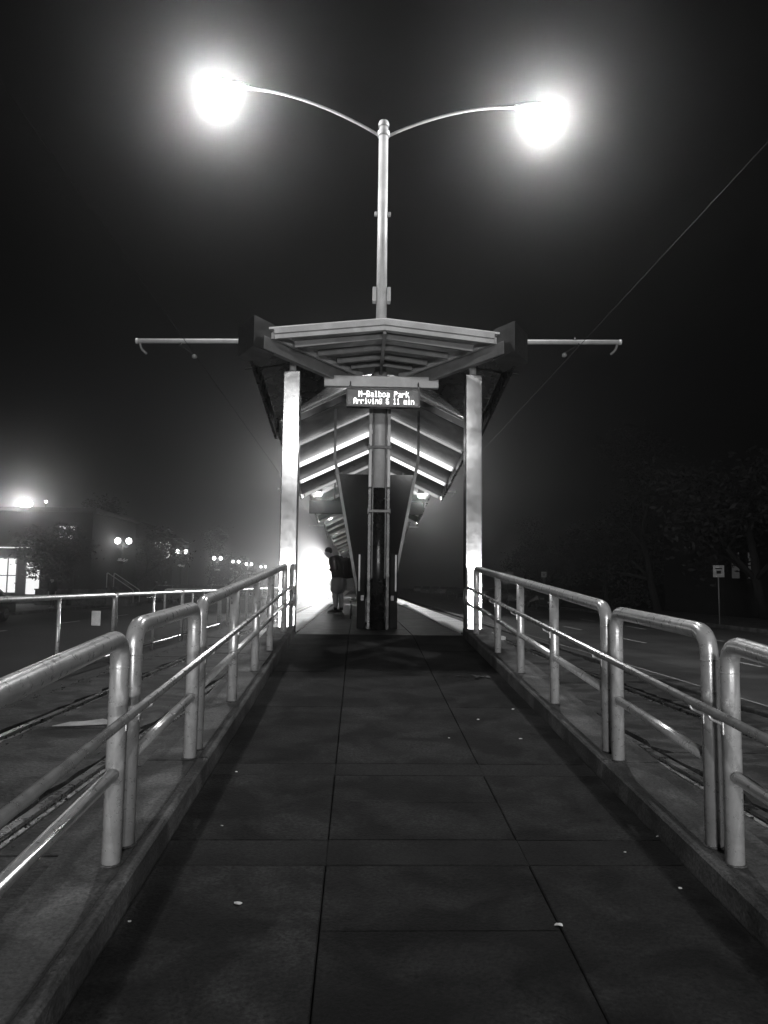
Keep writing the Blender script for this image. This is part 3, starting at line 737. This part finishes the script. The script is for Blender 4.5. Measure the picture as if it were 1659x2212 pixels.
    for sd in (-1, 1):
        st = .05*sd; sh = skin_mesh('shoe', [((.06+st, sd*.112, .045), .045), ((-.03+st, sd*.115, .05), .05), ((-.13+st, sd*.125, .035), .038), ((-.18+st, sd*.13, .03), .026)], [(0,1),(1,2),(2,3)])
        part_mesh('shoe', sh, 'cloth_mid', t)
        MB().box((-.055+st, sd*.118, .010), (.27, .085, .02), bev=.008).build('sole', 'paint_light', t)
    if pack:
        bp = MB().box((.245, 0, 1.18), (.27, .36, .55), rot=Matrix.Rotation(R(-10*b), 3, 'Y'), bev=.085).build('backpack', 'cloth_dark', t)
        MB().box((.385, 0, 1.06), (.11, .28, .28), rot=Matrix.Rotation(R(-10*b), 3, 'Y'), bev=.04).build('pocket', 'cloth_dark', bp)
        for sd in (-1, 1): MB().tube(fillet([(.16, sd*.11, 1.38), (.03, sd*.13, 1.52), (-.20, sd*.13, 1.36), (-.18, sd*.15, 1.12), (.14, sd*.14, 1.0)], .08, 5), .018, 8).build('strap', 'cloth_mid', bp)
        MB().tube(fillet([(.23, -.03, 1.42), (.23, -.03, 1.47), (.23, .03, 1.47), (.23, .03, 1.42)], .03, 4), .008, 6).build('top_loop', 'cloth_mid', bp)
    if phone:
        MB().box((-.315, 0, 1.165), (.010, .075, .15), rot=Matrix.Rotation(R(-60), 3, 'Y'), bev=.004).build('phone_in_hand', 'black', t)
    return t
pp = person((-.92, 21.5, 0), -12, 'person with backpack, dark jacket and pale shorts looking down on the platform')
pp.scale = (1.07, 1.07, 1.05)

# ================================================================== TRAIN in the glow
TX, TY = -3.30, 86.0
tr = empty('tram', (TX, TY, GZ), 'approaching tram with a blazing headlight on the left track', 'tram')
sec = [(-1.32, .35), (-1.36, 1.2), (-1.33, 2.6), (-1.15, 3.15), (-.7, 3.42), (.7, 3.42), (1.15, 3.15), (1.33, 2.6), (1.36, 1.2), (1.32, .35)]
mb = MB(); ys = [(0, .80, .05), (.25, .93, 0), (.8, 1.0, 0), (22, 1.0, 0)]
for (dy, s_, dz) in ys:
    for (x, z) in sec: mb.v.append(Vector((TX+x*s_, TY+dy, GZ+.35+(z-.35)*(.96 if dy == 0 else 1))))
n = len(sec)
for i in range(len(ys)-1):
    for j in range(n): mb.f.append([i*n+j, i*n+(j+1) % n, (i+1)*n+(j+1) % n, (i+1)*n+j]); mb.sm.append(False)
mb.f.append(list(range(n))); mb.sm.append(False); mb.f.append([(len(ys)-1)*n+j for j in range(n)]); mb.sm.append(False)
mb.build('body', 'paint_mid', tr)
MB().box((TX, TY-.02, GZ+2.05), (1.80, .05, 1.05), bev=.02).build('windscreen', 'carglass', tr)
MB().box((TX, TY-.02, GZ+2.86), (1.30, .05, .26), bev=.02).build('destination_sign', 'dest', tr)
MB().lathe((TX+.1, TY-.08, GZ+3.22), [(.13, 0), (.13, .10)], 14, axis='Y').build('headlight', 'headlight', tr)
for sd in (-1, 1):
    MB().lathe((TX+sd*.78, TY-.06, GZ+1.02), [(.11, 0), (.11, .08)], 14, axis='Y').build('headlight', 'headlight', tr)
MB().box((TX, TY-.15, GZ+.55), (.5, .5, .2), bev=.03).build('coupler', 'black', tr)
MB().box((TX, TY+.05, GZ+.75), (2.2, .1, .22), bev=.03).build('bumper', 'black', tr)
for k in range(5):
    for sd in (-1, 1):
        MB().box((TX+sd*1.36, TY+2.2+k*4, GZ+2.0), (.03, 2.4, .9), bev=.01).build('window', 'carglass', tr)
for k in range(3):
    for sd in (-1, 1): MB().lathe((TX+sd*.72-.05, TY+3+k*7.5, GZ+.43), [(.34, 0), (.34, .1)], 16, axis='X').build('wheel', 'black', tr)
P_TRAIN = 31000
lamp('head_light', 'SPOT', (TX+.1, TY-.25, GZ+3.22), P_TRAIN, tr, radius=.12, spot=6.0, aim=(-4.3, 20, 1.0), blend=.5)
for sd in (-1, 1): lamp('head_light', 'SPOT', (TX+sd*.78, TY-.2, GZ+1.02), P_TRAIN*.2, tr, radius=.1, spot=6.0, aim=(-4.4, 24, GZ), blend=.5)

# ================================================================== STREET: globe lamps, cars, signs, buildings, trees
def globe_lamp(loc, label, power, loc_rot):
    bx, by, bz = loc
    t = empty('globe_lamp', loc, label, 'street lamp', 'twin globe lamps on the left pavement')
    MB().lathe((bx, by, bz), [(.20, 0), (.20, .12), (.13, .25), (.09, .8), (.06, 1.0), (.055, 4.1), (.04, 4.2)], 12).build('post', 'paint_dark', t)
    for sd in (-1, 1):
        dx = Vector((sd*.40, 0, 0))
        MB().tube(fillet([(bx, by, bz+3.95), (bx+sd*.40, by, bz+4.02), (bx+sd*.40, by, bz+4.25)], .12, 4), .028, 8).build('arm', 'paint_dark', t)
        g = MB().ball((bx+sd*.40, by, bz+4.47), .21, (1, 1, 1.05), 14, 10).build('globe', 'globe', t)
        MB().lathe((bx+sd*.40, by, bz+4.68), [(.07, 0), (.05, .05), (.015, .12)], 8).build('finial', 'paint_dark', g)
    fb = MB(); rr = random.Random(int(by*10))
    for k in range(70):
        a = rr.uniform(0, 6.28); q = rr.uniform(.1, .36); p = Vector((bx+q*math.cos(a), by+q*math.sin(a), bz+3.02+rr.uniform(-.08, .16)))
        fb.ball(p, rr.uniform(.03, .06), (1, 1, .7), 5, 4)
    fb.build('flower_basket', 'white', t)
    MB().lathe((bx, by, bz+2.78), [(.10, 0), (.28, .14), (.32, .22)], 12).build('basket_bowl', 'paint_dark', t)
    lamp('globe_light', 'POINT', (bx, by-.55, bz+4.3), power*.18, t, radius=.2)
    return t
wd = ['nearest', 'second', 'third', 'fourth', 'fifth', 'sixth', 'seventh', 'farthest']
for i, yy in enumerate((56.5, 75.0, 94.0, 108, 121, 139, 160, 185)):
    globe_lamp((-17.5, yy, GZ+.16), '%s twin globe lamp with flower basket along the left pavement' % wd[i], 240, 0)

# cars -------------------------------------------------------------------------
def car(name, paint):
    t = empty(name, (0, 0, 0)); Lh = 2.25
    # side profile of the body (y along the car, front at -y)
    prof = [(-2.25, .35), (-2.28, .60), (-2.15, .78), (-1.05, .93), (-.35, 1.40), (.85, 1.44), (1.55, 1.02), (2.15, .96), (2.27, .70), (2.25, .35)]
    mb = MB(); n = len(prof)
    for (x, inset) in ((-.88, .0), (-.84, .03), (.84, .03), (.88, .0)):
        pass
    rowsx = [(-.88, 1.0), (-.86, 1.0), (.86, 1.0), (.88, 1.0)]
    def W(z): return .88 if z < .95 else .88-(z-.95)*.42
    L_ = [Vector((-W(z), y, z)) for y, z in prof]; R_ = [Vector((W(z), y, z)) for y, z in prof]
    mb.v += L_+R_
    for i in range(n-1): mb.f.append([i, i+1, n+i+1, n+i]); mb.sm.append(False)
    mb.f.append([n-1, 0, n, 2*n-1]); mb.sm.append(False)
    mb.f.append(list(range(n))); mb.sm.append(False); mb.f.append([n+i for i in range(n)][::-1]); mb.sm.append(False)
    mb.build('body', paint, t)
    for sd in (-1, 1):
        ww = lambda z: sd*(W(z)+.004)
        MB().add([(ww(1.0), -.92, 1.0), (ww(1.36), -.36, 1.36), (ww(1.36), .20, 1.36), (ww(1.0), .20, 1.0)], [[0,1,2,3]]).build('side_window', 'carglass', t)
        MB().add([(ww(1.0), .28, 1.0), (ww(1.36), .28, 1.36), (ww(1.36), .82, 1.36), (ww(1.03), 1.35, 1.03)], [[0,1,2,3]]).build('side_window', 'carglass', t)
    MB().add([(-.74, -1.0, .975), (.74, -1.0, .975), (.62, -.40, 1.385), (-.62, -.40, 1.385)], [[0,1,2,3]]).build('windscreen', 'carglass', t)
    MB().add([(-.64, .92, 1.42), (.64, .92, 1.42), (.74, 1.50, 1.075), (-.74, 1.50, 1.075)], [[0,1,2,3]]).build('rear_window', 'carglass', t)
    for sy in (-1.38, 1.36):
        for sd in (-1, 1):
            w_ = MB().lathe((sd*.80-.1, sy, .32), [(.24, 0), (.32, .03), (.32, .17), (.24, .2)], 18, axis='X').build('wheel', 'rubber', t)
            MB().lathe((sd*.905-.01, sy, .32), [(.20, 0), (.20, .02)], 12, axis='X').build('rim', 'chrome', w_)
    for sd in (-1, 1):
        MB().box((sd*.62, -2.245, .67), (.34, .06, .13), bev=.02).build('headlight', 'chrome', t)
        MB().box((sd*.64, 2.245, .78), (.34, .05, .14), bev=.02).build('tail_light', 'paint_mid', t)
        MB().box((sd*.95, -.78, 1.0), (.16, .10, .11), bev=.03).build('mirror', paint, t)
    MB().box((0, -2.26, .45), (1.6, .06, .14), bev=.02).build('bumper', 'chrome', t)
    MB().box((0, 2.28, .50), (.5, .02, .12)).build('number_plate', 'white', t)
    return t
protos = [car('parked_car', 'carpaint'), car('parked_car', 'carpaint2'), car('parked_car', 'carpaint3')]
nm = ['dark', 'silver', 'white']
spots = [(14.1, 60, 0, 1), (14.1, 72, 1, 1), (14.1, 80, 0, 1), (14.1, 88, 2, 1), (14.1, 97, 1, 1), (14.1, 107, 0, 1), (14.1, 118, 1, 1), (14.1, 131, 2, 1), (14.1, 146, 1, 1), (14.1, 165, 0, 1), (14.1, 190, 2, 1),
         (-15.7, 31, 0, -1), (-15.7, 62, 1, -1), (-15.7, 70, 0, -1), (-15.7, 78, 1, -1), (-15.7, 86, 2, -1), (-15.7, 95, 0, -1), (-15.7, 104, 1, -1), (-15.7, 116, 2, -1), (-15.7, 130, 0, -1)]
cnt = {1: 0, -1: 0}; od = ['first', 'second', 'third', 'fourth', 'fifth', 'sixth', 'seventh', 'eighth', 'ninth', 'tenth', 'eleventh']
used = set()
for (x, yy, kd, sd) in spots:
    o = protos[kd]
    lab = '%s sedan, %s in the row of cars parked along the %s kerb' % (nm[kd], od[cnt[sd]], 'right' if sd > 0 else 'left'); cnt[sd] += 1
    if kd not in used: used.add(kd); c = o
    else: c = copy_tree(o)
    c.location = (x, yy, RZ); c.rotation_euler = (0, 0, math.pi if sd > 0 else 0)
    tag(c, lab, 'car', 'cars parked along the kerbs')

# two cars added out of view behind the viewer: their headlights light the post fronts
P_CAR = 5200.0
for (x, yy, kd, lb) in ((7.7, -30, 0, 'dark car added unseen behind the viewer right of the ramp'), (-5.4, -30, 1, 'silver car added unseen behind the viewer left of the ramp')):
    c = copy_tree(protos[kd], loc=(x, yy, RZ), rz=math.pi); tag(c, lb, 'car', 'cars added unseen behind the viewer')
    for sd in (-1, 1):
        l = lamp('head_light', 'SPOT', (0, 0, 0), P_CAR, None, radius=.09, spot=36, blend=.9)
        l.parent = c; l.location = (sd*.62, -2.34, .67); l.rotation_euler = (R(90.5), 0, math.pi+math.atan2(x, 38))

# street signs on the right -----------------------------------------------------
def sign(x, yy, sw, sh, h, label):
    t = empty('street_sign', (x, yy, GZ+.16), label, 'street sign', 'signs on the right pavement')
    MB().tube([(x, yy, GZ+.16), (x, yy, GZ+h+sh)], .03, 8).build('post', 'paint_mid', t)
    p = MB().box((x, yy-.04, GZ+h+sh/2), (sw, .012, sh), bev=.004).build('plate', 'paint_light', t)
    MB().box((x, yy-.048, GZ+h+sh*.72), (sw*.62, .006, sh*.10)).build('legend_bar', 'paint_dark', p)
    MB().box((x, yy-.048, GZ+h+sh*.42), (sw*.40, .006, sh*.26)).build('legend_bar', 'paint_dark', p)
sign(15.5, 33.5, .50, .52, 2.2, 'pale square street sign on a pole at the far right')
sign(15.6, 66, .46, .46, 2.5, 'small pale street sign right of the clad post')
sign(15.6, 82, 1.15, 1.3, 1.9, 'tall pale street sign just right of the right clad post')
for i, (x, yy, w_) in enumerate(((13.55+1.9, 28.6, .36), (14.45+1.75, 28.8, .52))):
    t = empty('newspaper_box', (x, yy, GZ+.16), ('narrow pale' if i == 0 else 'wide dark, pale-topped')+' newspaper box on the right pavement', 'newspaper box', 'newspaper boxes on the right pavement')
    MB().box((x, yy, GZ+.16+.52), (w_, .45, .86), bev=.02).build('body', 'paint_light' if i == 0 else 'paint_dark', t)
    MB().box((x, yy, GZ+.16+1.0), (w_+.03, .48, .12), bev=.02).build('top', 'white', t)
    MB().box((x, yy-.235, GZ+.16+.74), (w_*.8, .02, .3), bev=.006).build('door', 'black', t)
    MB().box((x, yy, GZ+.16+.05), (w_*.6, .3, .1)).build('foot', 'paint_dark', t)

# buildings ----------------------------------------------------------------------
def lit_window(parent, x, yy, z, ww, hh, m='window_lit', bars=(2, 2)):
    o = MB().box((x, yy-.02, z), (ww, .03, hh)).build('window_pane', m, parent)
    f = MB()
    for i in range(bars[0]+1): f.box((x-ww/2+ww*i/bars[0], yy-.05, z), (.07, .08, hh+.07))
    for i in range(bars[1]+1): f.box((x, yy-.052, z-hh/2+hh*i/bars[1]), (ww, .08, .06))
    f.build('window_frame', 'paint_dark', o)
bl = empty('shop_building', (-23.5, 52, GZ), 'dark two-storey shop at the left edge with lit entrance and window', 'building')
MB().box((-27.2, 57, GZ+3.15), (18.0, 10, 6.3)).build('wall', 'wall', bl)
MB().box((-27.2, 57, GZ+6.42), (18.5, 10.5, .28), bev=.03).build('roof', 'roof', bl)
lit_window(bl, -19.85, 51.99, GZ+4.75, 1.1, 1.2)
lit_window(bl, -23.9, 51.99, GZ+2.0, 1.75, 2.3, bars=(3, 2)); lit_window(bl, -21.95, 51.99, GZ+1.85, .95, 2.2, bars=(1, 2))
MB().beam((-25.6, 51.2, GZ+3.45), (-21.2, 51.2, GZ+3.45), 1.5, .10, up=(0, -.45, 1)).build('awning', 'roof', bl)
MB().box((-24, 51.96, GZ+3.72), (4.6, .05, .34)).build('sign_band', 'window_lit', bl)
t = empty('roof_flood_lamp', (-26.2, 60, GZ+6.56), 'bright flood lamp behind the roof edge of the left shop', 'lamp')
MB().tube([(-26.2, 60, GZ+6.56), (-26.2, 60, GZ+7.5)], .05, 8).build('post', 'paint_dark', t)
MB().ball((-26.2, 60, GZ+7.6), .42, (1.3, 1, .8), 14, 10).build('lamp_lens', 'downlight', t)
lamp('flood_light', 'POINT', (-26.2, 59.5, GZ+7.6), 900, t, radius=.3)
t = empty('roof_marker_lamp', (-23.0, 56, GZ+6.56), 'small lamp on the left shop roof beside the flood lamp', 'lamp')
MB().tube([(-23.0, 56, GZ+6.56), (-23.0, 56, GZ+7.3)], .03, 8).build('post', 'paint_dark', t); MB().ball((-23.0, 56, GZ+7.36), .10, (1, 1, 1), 10, 8).build('lamp_lens', 'globe', t)
lamp('shop_light', 'POINT', (-23.2, 50.0, GZ+2.6), 110, bl, radius=.2)
b2 = empty('house', (-20, 84, GZ), 'dim house behind the trees left of the lamps, one window lit', 'building')
MB().box((-25.5, 90, GZ+3.2), (9, 8, 6.4)).build('wall', 'wall', b2)
MB().prism([(-30.4, GZ+6.4), (-20.6, GZ+6.4), (-25.5, GZ+8.6)], 'Y', 85.6, 94.4).build('roof', 'roof', b2)
lit_window(b2, -22.1, 85.99, GZ+5.2, 1.7, 1.9, m='window_lit')
MB().box((-24.5, 85.98, GZ+1.1), (1.0, .06, 2.1)).build('door', 'paint_dark', b2)
b3 = empty('house', (27, 44, GZ), 'dark house behind the right pavement with faintly lit windows', 'building')
MB().box((26.5, 50, GZ+3.0), (10, 9, 6.0)).build('wall', 'wall', b3)
MB().prism([(21.1, GZ+6.0), (31.9, GZ+6.0), (26.5, GZ+8.4)], 'Y', 45.1, 54.9).build('roof', 'roof', b3)
for xx in (21.6+.6, 23.2, 26.5): lit_window(b3, xx, 45.49, GZ+3.1, .55, 1.6, m='window_dim', bars=(1, 2))
MB().box((24.8, 45.48, GZ+1.1), (1.0, .06, 2.1)).build('door', 'paint_dark', b3)
wl = empty('garden_wall', (-17, 44, GZ), 'low wall along the left pavement below the shop', 'wall')
MB().box((-18.5, 49.5, GZ+.62), (4.4, .3, 1.0), bev=.02).build('wall', 'kerb', wl)
MB().box((-18.5, 49.5, GZ+1.14), (4.5, .36, .07), bev=.015).build('coping', 'kerb', wl)
stn = empty('stair', (-15.6, 50, GZ), 'short stair with sloping handrail on the left pavement', 'stair')
for k in range(6): MB().box((-16.1+k*.30, 50.2, GZ+.16+(1.2-k*.2)/2), (.30, 1.5, 1.2-k*.2)).build('step', 'kerb', stn)
for yy in (49.5, 50.9): MB().tube(fillet([(-16.3, yy, GZ+1.3), (-16.3, yy, GZ+2.25), (-14.6, yy, GZ+1.15), (-14.6, yy, GZ+.2)], .1, 4), .03, 8).build('handrail', 'galv', stn)

# pedestrians on the left pavement
p0 = person((-17.7, 44.5, GZ+.16), 70, 'pedestrian in dark clothes standing by the lit shop entrance', phone=False, pack=False, lower='cloth_dark', long_trousers=True, bow=.3, group='pedestrians on the left pavement')
copy_tree(p0, loc=(-17.0, 64.5, GZ+.16), rz=R(-40), label='pedestrian in dark clothes left of another between the globe lamps')
copy_tree(p0, loc=(-16.6, 65.5, GZ+.16), rz=R(150), label='pedestrian in dark clothes right of another between the globe lamps')

# trees ---------------------------------------------------------------------------
def tree_meshes(seed, H, spread, leaves, leafmat):
    rn = random.Random(seed); tm = MB(); tips = []
    def branch(p, d, ln, r, depth):
        pts = [p]; n = 5; q = p.copy(); dd = d.copy()
        for i in range(n):
            dd = (dd+Vector((rn.gauss(0, .12), rn.gauss(0, .12), rn.gauss(.03, .08)))).normalized(); q = q+dd*ln/n; pts.append(q.copy())
        tm.tube(pts, r, 7 if depth < 2 else 5, r2=r*.55)
        if depth >= 3: tips.append(q); return
        for k in range(rn.randint(3, 4)):
            i = rn.randint(2, n); a = rn.uniform(0, 6.28); tilt = rn.uniform(.5, 1.0)
            side = dd.orthogonal().normalized(); side.rotate(Quaternion(dd, a))
            nd = (dd*math.cos(tilt)+side*math.sin(tilt)*spread).normalized()
            branch(pts[i], nd, ln*rn.uniform(.55, .75), r*.55, depth+1)
        if depth >= 1: tips.append(q)
    branch(Vector((0, 0, 0)), Vector((0, 0, 1)), H*.42, H*.022, 0)
    lf = MB(); V_, F_ = [], []
    per = max(8, leaves//len(tips))
    for tp in tips:
        rad = rn.uniform(.5, 1.15)*H/10
        for k in range(int(per*rn.uniform(.5, 1.5))):
            p = tp+Vector((rn.gauss(0, rad*.6), rn.gauss(0, rad*.6), rn.gauss(0, rad*.42)))
            s_ = rn.uniform(.06, .14); a = Vector((rn.gauss(0, 1), rn.gauss(0, 1), rn.gauss(0, .6))).normalized(); b = a.orthogonal().normalized()
            b.rotate(Quaternion(a, rn.uniform(0, 6.28)))
            k0 = len(V_); V_ += [p-a*s_*1.5, p+b*s_*.6, p+a*s_*1.5, p-b*s_*.6]; F_.append([k0, k0+1, k0+2, k0+3])
    lf.add(V_, F_)
    return tm.mesh('trunk', Vector((0,0,0))), lf.mesh('crown', Vector((0,0,0)))
tmesh = [tree_meshes(21, 11.0, 1.0, 7000, 'leaf'), tree_meshes(22, 9.0, 1.1, 6000, 'leaf2'), tree_meshes(23, 12.5, .9, 8000, 'leaf2')]
for i, (a, b) in enumerate(tmesh): a.materials.append(M['wood']); b.materials.append(M['leaf' if i == 0 else 'leaf2'])
def tree(x, yy, v, s, rot, label, group):
    t = empty('street_tree', (x, yy, GZ+.1), label, 'tree', group); t.scale = (s, s, s); t.rotation_euler = (0, 0, rot)
    for nm_, me in zip(('trunk', 'crown'), tmesh[v]):
        o = bpy.data.objects.new(nm_, me); C.objects.link(o); o.parent = t
rt = [(21.5, 30, 2, 1.0, 'large dark tree at the right edge of the view'), (20.5, 39, 0, 1.15, 'tall dark tree above the far right street sign'), (20.0, 52, 2, 1.05, 'dark tree in front of the faintly lit right house'), (21.0, 66, 1, 1.2, 'dark tree beyond the right house'), (20.0, 84, 0, .9, 'hazy tree far along the right pavement'), (21.5, 104, 2, .9, 'farthest hazy tree along the right pavement'), (29, 38, 2, 1.2, 'big dark tree standing behind the right edge trees')]
for i, (x, yy, v, s, lb) in enumerate(rt): tree(x, yy, v, s, i*1.3, lb, 'trees along the right pavement')
ltr = [(-18.45, 49.0, 1, .86, 'small tree with branches in front of the lit shop window'), (-19.0, 66, 0, .85, 'dark tree between the shop and the first globe lamp'), (-20.6, 80.5, 1, .85, 'dark tree with branches before the lit house window'), (-20.0, 100, 2, .7, 'hazy tree right of the lit house'), (-21, 125, 0, .8, 'farthest hazy tree on the left pavement'), (-22.5, 72, 2, .75, 'tall dark tree behind the first globe lamp')]
for i, (x, yy, v, s, lb) in enumerate(ltr): tree(x, yy, v, s, i*2.1+.4, lb, 'trees along the left pavement')
# planter shrub by the shop door
# ================================================================== LITTER on the ramp
def scrap(x, yy, s, label, seed):
    rn = random.Random(seed); mb = MB(); c = Vector((x, yy, rz(yy)+.004)); n = 7
    vs = [c+Vector((0, 0, s*.35))]+[c+Vector((math.cos(6.283*i/n)*s*rn.uniform(.6, 1.2), math.sin(6.283*i/n)*s*rn.uniform(.6, 1.2)*.8, rn.uniform(0, s*.3))) for i in range(n)]
    fs = [[0, 1+i, 1+(i+1) % n] for i in range(n)]
    mb.add(vs, fs); mb.add([v+Vector((0, 0, -.003)) for v in vs], [f[::-1] for f in fs])
    tag(mb.build('litter_scrap', 'litter'), label, 'litter', 'scraps of litter on the ramp')
def on_ramp(px, py):
    # where a sight line through the lens meets the ramp (used once, to place the scraps at their real spots)
    d = cam_o.rotation_euler.to_matrix() @ Vector(((px-829.5)/1661, -(py-1106)/1661, -1))
    # CZ + t*dz = (t*dy - RY1)*SL
    t_ = (CZ+RY1*SL)/(d.y*SL-d.z); return CX+d.x*t_, d.y*t_
sc = [(513, 1953, .020, 'bright scrap of foil on the near left ramp slab'), (1207, 2000, .022, 'bright scrap of foil beside the right joint in the foreground'), (510, 1668, .010, 'tiny pale scrap by the left kerb in mid ramp'), (480, 1785, .009, 'tiny pale scrap near the left kerb below mid ramp'), (970, 1595, .012, 'tiny pale scrap left of the right ramp joint'), (1108, 1533, .016, 'pale scrap farthest up the right ramp slabs'), (1125, 1597, .016, 'pale scrap on the right slab beside the joint'), (1420, 1808, .010, 'small pale scrap against the right kerb'), (1470, 1920, .012, 'pale scrap near the right kerb in the foreground'), (1033, 1555, .016, 'pale scrap right of the joint halfway up'), (280, 1992, .008, 'tiny pale scrap by the left kerb in the foreground'), (1350, 1842, .008, 'tiny pale scrap on the joint near the right kerb')]
for i, (px, py, s_, lb) in enumerate(sc):
    x, yy = on_ramp(px, py); scrap(x, yy, s_, lb, i)
lx, ly = on_ramp(1028, 1463)
lf = MB(); rn = random.Random(5)
for k in range(14):
    a = rn.uniform(0, 6.28); p = Vector((lx+rn.gauss(0, .09), ly+rn.gauss(0, .05), rz(ly)+.012)); d = Vector((math.cos(a), math.sin(a), .15))*.05; e = Vector((-math.sin(a), math.cos(a), -.1))*.025
    lf.add([p-d, p+e, p+d, p-e], [[0,1,2,3]])
tag(lf.build('leaf_cluster', 'kerb'), 'small cluster of dry leaves near the right kerb at the ramp head', 'leaves', kind='stuff')

# rear twin lamp, behind the viewer: the next column of the same row lights the fronts of rails and posts
twin_lamp('twin_lamp', (0.0, -18.0, GZ), 'twin-armed lamp column behind the viewer', R(0), P_REAR, detail=False, top=9.6, aim=(0, 9, .5))

# ================================================================== HAZE
hz = MB().box((0, 180, 6.2), (290, 470, 15.2)).build('haze', 'ground')
hz.data.materials.clear()
hm = bpy.data.materials.new('haze air'); hm.use_nodes = True
hn = hm.node_tree; hn.nodes.clear()
ho = hn.nodes.new('ShaderNodeOutputMaterial'); hv = hn.nodes.new('ShaderNodeVolumePrincipled')
hv.inputs['Color'].default_value = (.9, .9, .9, 1); hv.inputs['Density'].default_value = HAZE; hv.inputs['Anisotropy'].default_value = HAZE_G
hn.links.new(hv.outputs[0], ho.inputs['Volume'])
hz.data.materials.append(hm)
tag(hz, 'thin night fog filling the whole street', 'haze', kind='stuff')

for o in bpy.data.objects:
    if '_base' in o: del o['_base']
